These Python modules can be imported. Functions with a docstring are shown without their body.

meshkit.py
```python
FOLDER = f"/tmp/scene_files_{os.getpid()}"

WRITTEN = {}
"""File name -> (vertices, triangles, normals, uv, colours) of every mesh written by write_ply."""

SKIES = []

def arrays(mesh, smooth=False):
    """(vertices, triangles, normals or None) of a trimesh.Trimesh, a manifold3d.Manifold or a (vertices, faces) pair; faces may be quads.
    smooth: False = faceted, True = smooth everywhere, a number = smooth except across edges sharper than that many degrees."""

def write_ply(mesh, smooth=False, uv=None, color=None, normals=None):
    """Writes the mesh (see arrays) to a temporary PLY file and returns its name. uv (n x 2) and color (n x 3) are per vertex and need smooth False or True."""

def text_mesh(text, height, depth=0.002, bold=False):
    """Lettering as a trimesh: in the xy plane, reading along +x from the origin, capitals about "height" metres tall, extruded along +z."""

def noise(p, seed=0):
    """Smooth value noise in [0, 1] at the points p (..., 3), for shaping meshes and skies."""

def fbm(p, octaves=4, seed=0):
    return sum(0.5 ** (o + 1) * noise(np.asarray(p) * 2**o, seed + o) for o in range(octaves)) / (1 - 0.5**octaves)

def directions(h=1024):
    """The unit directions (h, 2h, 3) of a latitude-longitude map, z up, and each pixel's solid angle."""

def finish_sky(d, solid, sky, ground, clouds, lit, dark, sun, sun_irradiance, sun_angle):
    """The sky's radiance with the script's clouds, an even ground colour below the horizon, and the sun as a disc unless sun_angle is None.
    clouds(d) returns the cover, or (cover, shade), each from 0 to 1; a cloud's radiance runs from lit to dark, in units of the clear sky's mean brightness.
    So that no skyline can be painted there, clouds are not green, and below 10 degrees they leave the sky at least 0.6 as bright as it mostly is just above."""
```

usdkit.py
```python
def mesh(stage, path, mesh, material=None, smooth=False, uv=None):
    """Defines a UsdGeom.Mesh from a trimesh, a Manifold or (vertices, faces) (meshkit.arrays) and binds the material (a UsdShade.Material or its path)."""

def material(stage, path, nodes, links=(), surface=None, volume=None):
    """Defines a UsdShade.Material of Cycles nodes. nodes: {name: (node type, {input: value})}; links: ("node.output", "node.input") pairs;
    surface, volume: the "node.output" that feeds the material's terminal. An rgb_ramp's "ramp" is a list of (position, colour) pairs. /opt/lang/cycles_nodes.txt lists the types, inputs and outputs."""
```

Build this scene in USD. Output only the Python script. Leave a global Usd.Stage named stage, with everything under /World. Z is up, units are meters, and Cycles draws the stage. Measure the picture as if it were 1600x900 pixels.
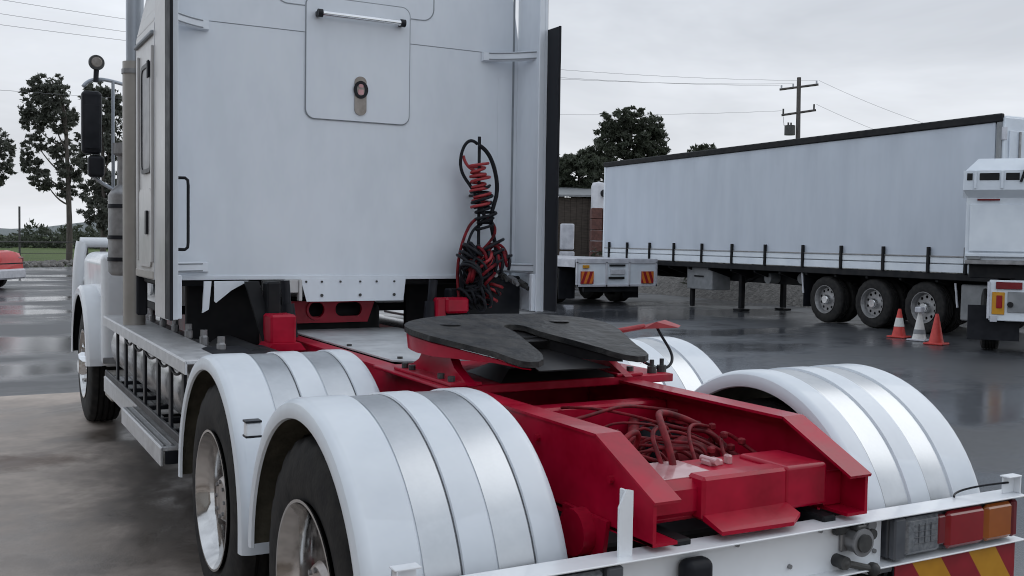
import math, random
import numpy as np, trimesh, manifold3d
from shapely.geometry import Polygon, box as sbox
import usdkit, meshkit
from pxr import Usd, UsdGeom, UsdLux, UsdShade, Gf, Sdf, Vt

stage = Usd.Stage.CreateInMemory()
UsdGeom.SetStageUpAxis(stage, 'Z'); UsdGeom.SetStageMetersPerUnit(stage, 1.0)
stage.SetDefaultPrim(UsdGeom.Xform.Define(stage, '/World').GetPrim())
UsdGeom.Scope.Define(stage, '/World/Looks')

# ------------------------------------------------------------------ camera
YAW, PITCH, ROLL = math.radians(28.773), math.radians(2.655), math.radians(0.89)
CAM = np.array([-2.21, -3.121, 1.657])
fwd = np.array([math.sin(YAW)*math.cos(PITCH), math.cos(YAW)*math.cos(PITCH), -math.sin(PITCH)])
rt = np.array([math.cos(YAW), -math.sin(YAW), 0.0]); up = np.cross(rt, fwd)
rt, up = math.cos(ROLL)*rt + math.sin(ROLL)*up, -math.sin(ROLL)*rt + math.cos(ROLL)*up
cam = UsdGeom.Camera.Define(stage, '/World/Camera')
cam.CreateHorizontalApertureAttr(36.0); cam.CreateFocalLengthAttr(36.0*1597.2/1600)
cam.CreateClippingRangeAttr(Gf.Vec2f(0.05, 5000)); cam.CreateExposureAttr(0.25)
mm = Gf.Matrix4d(1.0)
for i, a in enumerate((rt, up, -fwd, CAM)): mm.SetRow(i, Gf.Vec4d(*map(float, a), 1.0 if i == 3 else 0.0))
cam.AddTransformOp().Set(mm)

# ------------------------------------------------------------------ sky and sun
SUN_EL, SUN_AZ = math.radians(42), math.radians(95)          # azimuth as atan2(x, y)
sun_dir = np.array([math.sin(SUN_AZ)*math.cos(SUN_EL), math.cos(SUN_AZ)*math.cos(SUN_EL), math.sin(SUN_EL)])
skymat = usdkit.material(stage, '/World/Looks/overcast_sky', {
    'g': ('texture_coordinate', {}),
    'sep': ('separate_xyz', {}),
    'grad': ('rgb_ramp', {'ramp': [(0.0, (7.2, 7.4, 7.8)), (0.06, (7.2, 7.4, 7.8)), (0.25, (6.7, 7.05, 7.6)), (0.6, (6.3, 6.85, 7.6)), (1.0, (6.4, 7.0, 7.9))]}),
    'map': ('mapping', {'scale': (1.0, 1.0, 3.2)}),
    'n': ('noise_texture', {'scale': 2.6, 'detail': 7.0, 'roughness': 0.55, 'distortion': 0.35}),
    'shade': ('rgb_ramp', {'ramp': [(0.30, (0.78, 0.783, 0.79)), (0.48, (0.95, 0.95, 0.95)), (0.66, (1.13, 1.13, 1.125))]}),
    'mul': ('mix', {'mix_type': 'multiply', 'fac': 1.0}),
    'sky': ('sky_texture', {'sky_type': 'single_scattering', 'sun_disc': False, 'sun_elevation': SUN_EL, 'sun_rotation': SUN_AZ}),
    'mx': ('mix', {'mix_type': 'mix', 'fac': 0.96}),
    'bg': ('background_shader', {'strength': 0.099}),
}, [('g.generated', 'sep.vector'), ('sep.z', 'grad.fac'), ('g.generated', 'map.vector'), ('map.vector', 'n.vector'), ('n.fac', 'shade.fac'),
    ('grad.color', 'mul.color1'), ('shade.color', 'mul.color2'), ('sky.color', 'mx.color1'), ('mul.color', 'mx.color2'), ('mx.color', 'bg.color')], surface='bg.background')
dome = UsdLux.DomeLight.Define(stage, '/World/sky'); dome.CreateIntensityAttr(1.0)
UsdShade.MaterialBindingAPI.Apply(dome.GetPrim()).Bind(skymat)
dome.GetPrim().SetCustomDataByKey('kind', 'structure')
sun = UsdLux.DistantLight.Define(stage, '/World/sun')
sun.CreateIntensityAttr(0.14); sun.CreateAngleAttr(50.0); sun.CreateColorAttr(Gf.Vec3f(1.0, 0.97, 0.93))
sun.GetPrim().CreateAttribute('inputs:normalize', Sdf.ValueTypeNames.Bool).Set(True)
zz = sun_dir; xx = np.cross([0, 0, 1.0], zz); xx /= np.linalg.norm(xx); yy = np.cross(zz, xx)
sm = Gf.Matrix4d(1.0)
for i, a in enumerate((xx, yy, zz)): sm.SetRow(i, Gf.Vec4d(*map(float, a), 0.0))
sun.AddTransformOp().Set(sm)

# ------------------------------------------------------------------ materials
MATS = {}
def mat(name, c1, c2=None, rough=0.5, metal=0.0, scale=6.0, bump=0.0, bscale=None, rvar=0.0, coat=0.0, stretch=(1, 1, 1), detail=5.0, lo=0.35, hi=0.65, spec=0.5, bdist=0.01, extra=None):
    c2 = c2 or c1
    nodes = {
        'g': ('geometry', {}),
        'm': ('mapping', {'scale': stretch}),
        'n': ('noise_texture', {'scale': scale, 'detail': detail, 'roughness': 0.6}),
        'r': ('rgb_ramp', {'ramp': [(lo, c1), (hi, c2)]}),
        'rr': ('map_range', {'from_min': 0.3, 'from_max': 0.7, 'to_min': max(0.02, rough-rvar), 'to_max': min(1, rough+rvar), 'clamp': True}),
        'p': ('principled_bsdf', {'metallic': metal, 'coat_weight': coat, 'specular_ior_level': spec}),
    }
    links = [('g.position', 'm.vector'), ('m.vector', 'n.vector'), ('n.fac', 'r.fac'), ('r.color', 'p.base_color'), ('n.fac', 'rr.value'), ('rr.result', 'p.roughness')]
    if bump:
        nodes['bn'] = ('noise_texture', {'scale': bscale or scale*8, 'detail': 4.0})
        nodes['b'] = ('bump', {'strength': bump, 'distance': bdist})
        links += [('g.position', 'bn.vector'), ('bn.fac', 'b.height'), ('b.normal', 'p.normal')]
    MATS[name] = usdkit.material(stage, '/World/Looks/' + name, nodes, links, surface='p.BSDF')
    return MATS[name]

mat('white_paint', (.68, .705, .735), (.76, .785, .81), .28, scale=2.2, coat=.3, rvar=.06)
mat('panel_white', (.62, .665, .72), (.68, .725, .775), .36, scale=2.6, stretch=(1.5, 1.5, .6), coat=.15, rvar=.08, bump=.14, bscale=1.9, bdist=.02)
mat('fender_white', (.62, .665, .715), (.68, .725, .77), .33, scale=3.5, rvar=.06, coat=.25)
mat('fender_underside', (.055, .05, .035), (.11, .10, .072), .8, scale=9, bump=.3)
mat('trailer_white', (.57, .62, .68), (.65, .70, .75), .42, scale=2.5, rvar=.1)
mat('curtain_fabric', (.425, .47, .535), (.475, .52, .585), .5, scale=1.2, stretch=(2, 2, .4), rvar=.08, bump=.1, bscale=2.0, bdist=.05)
mat('workshop_cladding', (.27, .235, .20), (.32, .285, .25), .5, scale=2)
mat('beige_metal', (.30, .285, .26), (.36, .34, .315), .42, metal=.35, scale=4)
mat('grey_blue_metal', (.30, .33, .37), (.36, .39, .43), .35, metal=.5, scale=4)
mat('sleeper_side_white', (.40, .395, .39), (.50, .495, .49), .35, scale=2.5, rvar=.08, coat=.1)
mat('seam_grey', (.20, .225, .25), (.26, .285, .31), .6)
mat('black_rubber', (.008, .009, .012), (.015, .016, .02), .5, scale=8, rvar=.1, spec=.16)
mat('black_plastic', (.01, .011, .014), (.02, .021, .025), .38, scale=8, rvar=.08, spec=.16)
mat('tyre_rubber', (.010, .010, .011), (.024, .023, .022), .62, scale=14, bump=.25, bscale=60, bdist=.004, spec=.16)
mat('chassis_black', (.006, .007, .009), (.016, .016, .017), .55, scale=6, spec=.16)
mat('red_paint', (.25, .0006, .014), (.40, .0012, .026), .36, scale=4.5, rvar=.12, coat=.12, spec=.3, detail=8.0, bump=.06, bscale=30, bdist=.003)
mat('red_hose', (.06, .002, .005), (.22, .010, .018), .6, scale=20, spec=.25)
mat('red_coil', (.26, .016, .022), (.34, .03, .035), .45, scale=20)
mat('chrome', (.78, .79, .80), (.84, .85, .86), .10, metal=1.0, scale=5, rvar=.04)
mat('polished_alloy', (.55, .545, .54), (.64, .635, .63), .11, metal=1.0, scale=9, rvar=.05, bump=.03, bscale=14)
mat('dirty_alloy', (.36, .32, .30), (.50, .47, .45), .38, metal=.85, scale=10, rvar=.1)
mat('strip_metal', (.49, .51, .53), (.53, .55, .57), .31, metal=1.0, scale=6, rvar=.03)
mat('deck_alloy', (.44, .46, .48), (.56, .58, .60), .42, metal=.15, scale=7, rvar=.1, bump=.3, bscale=70, bdist=.004)
mat('tank_alloy', (.40, .40, .41), (.52, .52, .53), .24, metal=.9, scale=5, rvar=.06)
mat('tread_alloy', (.46, .465, .475), (.60, .605, .615), .45, metal=.6, scale=14, rvar=.1, bump=.5, bscale=55, bdist=.006)
mat('greasy_steel', (.006, .0062, .0068), (.050, .048, .046), .50, scale=13, detail=10.0, lo=.42, hi=.70, spec=.3, rvar=.14, bump=.7, bscale=17, bdist=.014, stretch=(1, .6, 1))
mat('grease_black', (.006, .006, .007), (.014, .013, .013), .35, scale=8, spec=.16)
mat('lens_red', (.16, .002, .006), (.19, .003, .008), .12, scale=6, coat=.5)
mat('lens_dark_red', (.08, .002, .006), (.11, .004, .008), .2, scale=6, coat=.4)
mat('lens_amber', (.24, .058, .004), (.29, .075, .006), .14, scale=6, coat=.5)
mat('lens_clear', (.09, .097, .108), (.17, .18, .19), .12, scale=60, coat=.6)
mat('lamp_housing', (.05, .055, .065), (.08, .085, .095), .4, scale=10)
mat('reflector_yellow', (.42, .19, .006), (.48, .23, .01), .45, scale=12)
mat('reflector_red', (.20, .003, .010), (.25, .005, .014), .45, scale=12)
mat('reflector_orange', (.50, .12, .015), (.58, .18, .02), .45, scale=12)
mat('steel_dull', (.20, .20, .205), (.30, .30, .305), .42, metal=.7, scale=10)
mat('dark_fitting', (.015, .016, .017), (.05, .05, .048), .5, scale=22)
mat('brass', (.20, .18, .16), (.28, .255, .235), .35, metal=.6, scale=20)
mat('pink_enamel', (.42, .20, .21), (.54, .30, .31), .22, scale=9, coat=.4)
mat('concrete_blue_grey', (.2, .2, .2), (.3, .3, .3), .8, scale=5)
mat('cone_red', (.42, .030, .026), (.52, .05, .04), .5, scale=12)
mat('cone_white', (.50, .50, .49), (.60, .60, .58), .5, scale=12)
mat('car_red', (.42, .008, .012), (.50, .012, .016), .3, scale=4, coat=.3)
mat('grey_box', (.16, .17, .18), (.22, .23, .24), .5, scale=6)
mat('timber_dark', (.030, .023, .018), (.062, .048, .038), .8, scale=3, stretch=(1, 1, 8))
mat('brick_brown', (.075, .034, .028), (.13, .058, .048), .85, scale=9)
mat('wrap_white', (.38, .39, .43), (.52, .53, .57), .35, scale=5)
mat('shed_white', (.55, .56, .60), (.62, .63, .66), .6, scale=5)
mat('pole_timber', (.055, .05, .048), (.10, .09, .085), .8, scale=5, stretch=(6, 6, .6))
mat('wire_dark', (.12, .12, .13), (.16, .16, .17), .6)
mat('bark', (.05, .043, .038), (.10, .085, .075), .85, scale=6, stretch=(3, 3, .5))
mat('gravel', (.07, .066, .06), (.16, .15, .14), .8, scale=7, bump=.6, bscale=14, bdist=.1)
mat('stone', (.10, .095, .09), (.20, .19, .18), .75, scale=5)
mat('grass_green', (.052, .088, .014), (.080, .118, .022), .85, scale=.6, bump=.6, bscale=9, bdist=.2)
mat('hazed_hill_green', (.10, .12, .12), (.15, .17, .17), .9, scale=.02)  # distance haze put into the hill colour as a pale grey-green
mat('fence_steel', (.03, .03, .03), (.06, .06, .058), .6, scale=9)

def leafmat(name, c1, c2):
    MATS[name] = usdkit.material(stage, '/World/Looks/' + name, {
        'g': ('geometry', {}), 'r': ('rgb_ramp', {'ramp': [(0, c1), (1, c2)]}),
        'p': ('principled_bsdf', {'roughness': .6}), 't': ('translucent_bsdf', {}), 'mx': ('mix_closure', {'fac': .35})},
        [('g.random_per_island', 'r.fac'), ('r.color', 'p.base_color'), ('r.color', 't.color'), ('p.BSDF', 'mx.closure1'), ('t.BSDF', 'mx.closure2')], surface='mx.closure')
leafmat('gum_leaves', (.08, .086, .070), (.24, .25, .205))
leafmat('bush_leaves', (.05, .06, .040), (.165, .18, .125))
leafmat('scrub_leaves', (.035, .040, .026), (.11, .115, .085))

# wet asphalt and damp concrete
usd_asphalt = usdkit.material(stage, '/World/Looks/wet_asphalt', {
    'g': ('geometry', {}),
    'n': ('noise_texture', {'scale': .22, 'detail': 6.0, 'roughness': .6}),
    'm2': ('mapping', {'scale': (.12, .5, 1)}), 'n2': ('noise_texture', {'scale': .8, 'detail': 5.0}),
    'nf': ('noise_texture', {'scale': 70.0, 'detail': 3.0}),
    'c': ('rgb_ramp', {'ramp': [(.35, (.026, .0275, .031)), (.65, (.046, .048, .052))]}),
    'sp': ('rgb_ramp', {'ramp': [(.25, (.55, .55, .55)), (.75, (1.35, 1.35, 1.35))]}),
    'cm': ('mix', {'mix_type': 'multiply', 'fac': 1.0}),
    'avg': ('mix_float', {'fac': .5}),
    'rr': ('map_range', {'from_min': .44, 'from_max': .54, 'to_min': .07, 'to_max': .46, 'clamp': True}),
    'b': ('bump', {'strength': .09, 'distance': .008}),
    'p': ('principled_bsdf', {'specular_ior_level': .5})},
    [('g.position', 'n.vector'), ('g.position', 'm2.vector'), ('m2.vector', 'n2.vector'), ('g.position', 'nf.vector'), ('n.fac', 'c.fac'), ('nf.fac', 'sp.fac'),
     ('c.color', 'cm.color1'), ('sp.color', 'cm.color2'), ('cm.color', 'p.base_color'), ('n.fac', 'avg.a'), ('n2.fac', 'avg.b'), ('avg.result', 'rr.value'), ('rr.result', 'p.roughness'),
     ('nf.fac', 'b.height'), ('b.normal', 'p.normal')], surface='p.BSDF')
MATS['wet_asphalt'] = usd_asphalt
MATS['damp_concrete'] = usdkit.material(stage, '/World/Looks/damp_concrete', {
    'g': ('geometry', {}),
    'n': ('noise_texture', {'scale': .62, 'detail': 8.0, 'roughness': .62, 'distortion': .5}),
    'n2': ('noise_texture', {'scale': 5.0, 'detail': 6.0, 'roughness': .65}),
    'nf': ('noise_texture', {'scale': 90.0, 'detail': 3.0}),
    'c': ('rgb_ramp', {'ramp': [(.37, (.145, .107, .080)), (.47, (.32, .263, .222)), (.57, (.47, .402, .350))]}),
    'c2': ('rgb_ramp', {'ramp': [(.3, (.80, .80, .80)), (.7, (1.12, 1.12, 1.12))]}),
    'cm': ('mix', {'mix_type': 'multiply', 'fac': 1.0}),
    # rust-brown stain lying on the slab
    'ms': ('mapping', {'location': (1.85, -5.0, 0), 'scale': (1.0, 1.0, 1.0)}), 'ms2': ('mapping', {'scale': (1.5, 2.6, 0)}),
    'len': ('vector_math', {'math_type': 'length'}), 'ad': ('math', {'math_type': 'multiply_add', 'value2': .9, 'value3': -.45}), 'sm': ('math', {'math_type': 'add'}),
    'st': ('map_range', {'from_min': .35, 'from_max': .95, 'to_min': .75, 'to_max': 0.0, 'clamp': True}),
    'cs': ('mix', {'mix_type': 'mix', 'color2': (.105, .062, .040)}),
    'mo': ('mapping', {'location': (-.15, -3.6, 0)}), 'mo2': ('mapping', {'scale': (.62, .19, 0)}), 'lo': ('vector_math', {'math_type': 'length'}),  # under-body shade, with some wet, painted dark into the slab beneath the truck
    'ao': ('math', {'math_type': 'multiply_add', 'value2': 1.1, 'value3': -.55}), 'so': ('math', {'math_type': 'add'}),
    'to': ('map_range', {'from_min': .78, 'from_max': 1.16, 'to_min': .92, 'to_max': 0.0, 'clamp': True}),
    'under_shade': ('mix', {'mix_type': 'mix', 'color2': (.034, .027, .021)}),
    'rr': ('map_range', {'from_min': .40, 'from_max': .58, 'to_min': .30, 'to_max': .72, 'clamp': True}),
    'b': ('bump', {'strength': .15, 'distance': .006}),
    'p': ('principled_bsdf', {})},
    [('g.position', 'n.vector'), ('g.position', 'n2.vector'), ('g.position', 'nf.vector'), ('n.fac', 'c.fac'), ('n2.fac', 'c2.fac'), ('c.color', 'cm.color1'), ('c2.color', 'cm.color2'),
     ('g.position', 'ms.vector'), ('ms.vector', 'ms2.vector'), ('ms2.vector', 'len.vector1'), ('n2.fac', 'ad.value1'), ('len.value', 'sm.value1'), ('ad.value', 'sm.value2'), ('sm.value', 'st.value'),
     ('st.result', 'cs.fac'), ('cm.color', 'cs.color1'), ('cs.color', 'under_shade.color1'), ('g.position', 'mo.vector'), ('mo.vector', 'mo2.vector'), ('mo2.vector', 'lo.vector1'), ('n.fac', 'ao.value1'), ('lo.value', 'so.value1'), ('ao.value', 'so.value2'), ('so.value', 'to.value'), ('to.result', 'under_shade.fac'), ('under_shade.color', 'p.base_color'), ('n.fac', 'rr.value'), ('rr.result', 'p.roughness'), ('nf.fac', 'b.height'), ('b.normal', 'p.normal')], surface='p.BSDF')
MATS['dark_glass'] = usdkit.material(stage, '/World/Looks/dark_glass', {
    'g': ('glossy_bsdf', {'roughness': .04, 'color': (.9, .9, .9)}), 't': ('transparent_bsdf', {'color': (.16, .17, .19)}), 'f': ('fresnel', {'IOR': 1.5}), 'mx': ('mix_closure', {})},
    [('f.fac', 'mx.fac'), ('t.BSDF', 'mx.closure1'), ('g.BSDF', 'mx.closure2')], surface='mx.closure')

# ------------------------------------------------------------------ scene tree helpers
USED = {}
def numbered(path):
    k = USED.get(path, 0); USED[path] = k + 1
    return path if k == 0 else f'{path}_{k:03d}'
class Node:
    def __init__(s, path, org=(0, 0, 0), R=None): s.path, s.org, s.R = path, np.array(org, float), R
    @property
    def prim(s): return stage.GetPrimAtPath(s.path)
def tag(prim, label=None, cat=None, group=None, kind=None):
    for k, v in (('label', label), ('category', cat), ('group', group), ('kind', kind)):
        if v: prim.SetCustomDataByKey(k, v)
def thing(name, label, cat, loc=(0, 0, 0), rotz=0.0, group=None, local=False, kind=None):
    """an Xform at the thing's base; local: its part meshes are given in its own frame, else in world coordinates"""
    p = numbered('/World/' + name); x = UsdGeom.Xform.Define(stage, p)
    x.AddTranslateOp().Set(Gf.Vec3d(*map(float, loc)))
    if rotz: x.AddRotateZOp().Set(math.degrees(rotz))
    tag(x.GetPrim(), label, cat, group, kind)
    return Node(p, (0, 0, 0) if local else loc)
def part(parent, name, mesh, m, smooth=35, label=None, kind=None):
    p = numbered(parent.path + '/' + name)
    if isinstance(mesh, list): mesh = cat(mesh)
    v, f, _ = meshkit.arrays(mesh)
    if np.any(parent.org): v = v - parent.org
    pr = usdkit.mesh(stage, p, trimesh.Trimesh(v, f, process=False), MATS[m], smooth=smooth).GetPrim()
    tag(pr, label, None, None, kind)
    return Node(p, parent.org)
def top(name, mesh, m, label=None, cat_=None, group=None, kind=None, smooth=35):
    if isinstance(mesh, list): mesh = cat(mesh)
    pr = usdkit.mesh(stage, numbered('/World/' + name), mesh, MATS[m], smooth=smooth).GetPrim()
    tag(pr, label, cat_, group, kind); return pr
def copy_part(parent, src, name, loc, flip=False):
    """another instance of a part subtree, moved (and turned half round)"""
    p = numbered(parent.path + '/' + name); x = UsdGeom.Xform.Define(stage, p)
    x.AddTranslateOp().Set(Gf.Vec3d(*map(float, loc)))
    if flip: x.AddRotateZOp().Set(180.0)
    x.GetPrim().GetReferences().AddInternalReference(src); x.GetPrim().SetInstanceable(True)
    return Node(p)

# ------------------------------------------------------------------ mesh helpers
def cat(ms):
    out = []
    for m in ms:
        if hasattr(m, 'to_mesh'):
            a = m.to_mesh(); m = trimesh.Trimesh(a.vert_properties[:, :3], a.tri_verts, process=False)
        out.append(m)
    return trimesh.util.concatenate(out) if len(out) > 1 else out[0]
def bx(x0, x1, y0, y1, z0, z1, c=0.006):
    """a box with chamfered edges"""
    c = min(c, .45*min(abs(x1-x0), abs(y1-y0), abs(z1-z0)))
    if c <= 0: return trimesh.creation.box(bounds=[[x0, y0, z0], [x1, y1, z1]])
    p = []
    for X, sx in ((x0, 1), (x1, -1)):
        for Y, sy in ((y0, 1), (y1, -1)):
            for Z, sz in ((z0, 1), (z1, -1)):
                p += [(X, Y+sy*c, Z+sz*c), (X+sx*c, Y, Z+sz*c), (X+sx*c, Y+sy*c, Z)]
    return trimesh.convex.convex_hull(np.array(p))
def hull(pts): return trimesh.convex.convex_hull(np.array(pts, float))
def rbox(x0, x1, y0, y1, z0, z1, r=.05, n=8):
    """a box with round edges"""
    s = trimesh.creation.icosphere(2, r).vertices
    p = [s + [a, b, c] for a in (x0+r, x1-r) for b in (y0+r, y1-r) for c in (z0+r, z1-r)]
    return trimesh.convex.convex_hull(np.vstack(p))
def tube(pts, r, sides=8, closed=False):
    p = np.asarray(pts, float); n = len(p); r = np.broadcast_to(r, (n,)).astype(float)
    t = np.gradient(p, axis=0); t /= np.linalg.norm(t, axis=1, keepdims=True)+1e-12
    a = np.cross(t[0], [0, 0, 1.0] if abs(t[0][2]) < .9 else [1.0, 0, 0]); a /= np.linalg.norm(a)
    V = []; ang = np.arange(sides)*2*np.pi/sides
    for i in range(n):
        a = a - t[i]*(a@t[i]); a /= np.linalg.norm(a)+1e-12; b = np.cross(t[i], a)
        V.append(p[i]+r[i]*(np.cos(ang)[:, None]*a+np.sin(ang)[:, None]*b))
    V = np.vstack(V); F = []
    for i in range(n-1):
        for j in range(sides):
            k = (j+1) % sides; q = (i*sides+j, i*sides+k, (i+1)*sides+k, (i+1)*sides+j)
            F += [(q[0], q[1], q[2]), (q[0], q[2], q[3])]
    c0, c1 = len(V), len(V)+1; V = np.vstack([V, p[0], p[-1]])
    for j in range(sides):
        k = (j+1) % sides; F.append((c0, k, j)); F.append((c1, (n-1)*sides+j, (n-1)*sides+k))
    return trimesh.Trimesh(V, F, process=False)
def spline(pts, n=40):
    from scipy.interpolate import CubicSpline
    p = np.asarray(pts, float); s = np.r_[0, np.cumsum(np.linalg.norm(np.diff(p, axis=0), axis=1))]
    return CubicSpline(s, p)(np.linspace(0, s[-1], n))
def helix(a, b, R, turns, n=16, squash=1.0, seed=0):
    a, b = np.array(a, float), np.array(b, float); d = b-a; L = np.linalg.norm(d); d /= L
    u = np.cross(d, [0.3, 1.0, 0.1]); u /= np.linalg.norm(u); v = np.cross(d, u)
    t = np.linspace(0, 1, int(turns*n)+1); an = 2*np.pi*turns*t
    wob = 1+.24*np.sin(an*.37+seed)+.14*np.sin(an*1.31+2*seed); t = t+.02*np.sin(an*.43+3*seed)
    return a+np.outer(t*L, d)+np.outer(R*wob*np.cos(an), u)+np.outer(R*squash*wob*np.sin(an), v)
def lathe(prof, seg=48, axis='x', closed=True):
    """prof: (along, radius) pairs revolved about an axis through the origin"""
    pr = np.asarray(prof, float); n = len(pr); an = np.arange(seg)*2*np.pi/seg
    V = np.zeros((seg, n, 3))
    V[:, :, 0] = pr[None, :, 0]; V[:, :, 1] = pr[None, :, 1]*np.cos(an)[:, None]; V[:, :, 2] = pr[None, :, 1]*np.sin(an)[:, None]
    F = []
    for i in range(seg):
        k = (i+1) % seg
        for j in range(n-1):
            F += [(i*n+j, k*n+j, k*n+j+1), (i*n+j, k*n+j+1, i*n+j+1)]
    V = V.reshape(-1, 3)
    if axis == 'z': V = V[:, [1, 2, 0]]
    if axis == 'y': V = V[:, [2, 0, 1]]
    m = trimesh.Trimesh(V, F, process=False)
    return m
def cyl(p0, p1, r, sides=20, r1=None): return tube([p0, p1], [r, r if r1 is None else r1], sides)
def prism(poly, h0, h1, plane='yz'):
    """extrude a shapely polygon (or points) between h0 and h1 along the missing axis"""
    if hasattr(poly, 'geoms'): return cat([prism(g, h0, h1, plane) for g in poly.geoms])
    if not hasattr(poly, 'exterior'): poly = Polygon(poly)
    m = trimesh.creation.extrude_polygon(poly, h1-h0); v = np.array(m.vertices); v[:, 2] += h0
    if plane == 'yz': v = v[:, [2, 0, 1]]
    elif plane == 'xz': v = v[:, [0, 2, 1]]
    m = trimesh.Trimesh(v, m.faces, process=False)
    if plane == 'xz': m.invert()
    return m
def rrect(x0, x1, y0, y1, r): return sbox(x0+r, y0+r, x1-r, y1-r).buffer(r, 6)
def shift(m, d): m = m.copy(); m.apply_translation(d); return m
def mirx(m): m = m.copy(); m.vertices[:, 0] *= -1; m.invert(); return m

# ================================================================== the ground
top('grass_ground', trimesh.Trimesh([[-900, -900, -.012], [900, -900, -.012], [900, 900, -.012], [-900, 900, -.012]], [[0, 1, 2], [0, 2, 3]]), 'grass_green', kind='structure', label='green grass paddock beyond the fence', smooth=False)
def flat(poly, z, name, m, label):
    v, f = trimesh.creation.triangulate_polygon(poly, engine='earcut')
    v = np.c_[v, np.full(len(v), z)]; tm = trimesh.Trimesh(v, f, process=False)
    if tm.face_normals[0][2] < 0: tm.invert()
    return top(name, tm, m, kind='structure', label=label, smooth=False)
g0, gd = np.array([.88, 54.4]), np.array([.806, .592])          # the fence line, lying across the view
nrm = np.array([-gd[1], gd[0]])
A0 = g0-nrm*1.6
def gpt(s, off=0): return tuple(g0+gd*s+nrm*off)
flat(Polygon([gpt(-120, -2.2), gpt(-120, -140), gpt(120, -140), (64, 30), (38, 40), gpt(26, -2.2)]), -.004, 'asphalt_yard', 'wet_asphalt', 'wet dark asphalt of the truck yard')
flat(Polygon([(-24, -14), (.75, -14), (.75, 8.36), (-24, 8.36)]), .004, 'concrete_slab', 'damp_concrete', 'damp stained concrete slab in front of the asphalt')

# ================================================================== the prime mover
truck = thing('prime_mover', 'white and red sleeper-cab prime mover with bare fifth wheel, seen from behind', 'truck')
HW, ZC, SP = 1.188, .519, 1.322

# ---- frame rails
tail = [(-.762, .775), (-.762, .912), (-.454, 1.054)]
for s in (-1, 1):
    X = .437
    web = Polygon([(-.762, .775), (-.762, .905), (-.454, 1.047), (6.9, 1.047), (6.9, .76), (-.3, .76)])
    w = prism(web, X-.012, X); fl = []
    def slab(p0, p1, x0, x1, t):
        (ya, za), (yb, zb) = p0, p1; d = np.array([yb-ya, zb-za]); d /= np.hypot(*d); nn = np.array([-d[1], d[0]])*t
        return hull([(x, y+k*nn[0], z+k*nn[1]) for x in (x0, x1) for (y, z) in (p0, p1) for k in (0, 1)])
    fl.append(slab((-.770, .900), (-.454, 1.046), X-.092, X+.004, .010)); fl.append(slab((-.458, 1.045), (6.9, 1.045), X-.092, X+.004, .010))
    fl.append(slab((-.762, .774), (6.9, .759), X-.09, X, .010))
    fl.append(slab((-.45, 1.01), (3.2, 1.01), X-.025, X-.015, .03))
    m_ = cat([w]+fl)
    if s < 0: m_ = mirx(m_)
    part(truck, 'frame_rail', m_, 'red_paint', 25)
# suspension hangers and bracket plates outside the rails
for s in (-1, 1):
    for y in (-.42, .62, 1.85):
        h = cat([prism(Polygon([(y-.13, .80), (y+.13, .80), (y+.07, .46), (y-.07, .46)]), .44, .455), bx(.455, .56, y-.07, y+.07, .50, .60, .02), cyl((.45, y, .74), (.50, y, .74), .075, 18)])
        part(truck, 'spring_hanger', h if s > 0 else mirx(h), 'red_paint', 30)
    a = []
    for y in (.2, 1.1): a.append(lathe([(0, .02), (0, .10), (.03, .125), (.07, .115), (.09, .13), (.14, .13), (.16, .11), (.2, .10), (.2, .02)], 20, 'z').apply_translation((s*.30, y, .72)))
    for k in a: part(truck, 'air_spring', k, 'black_rubber', 40)
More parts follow.
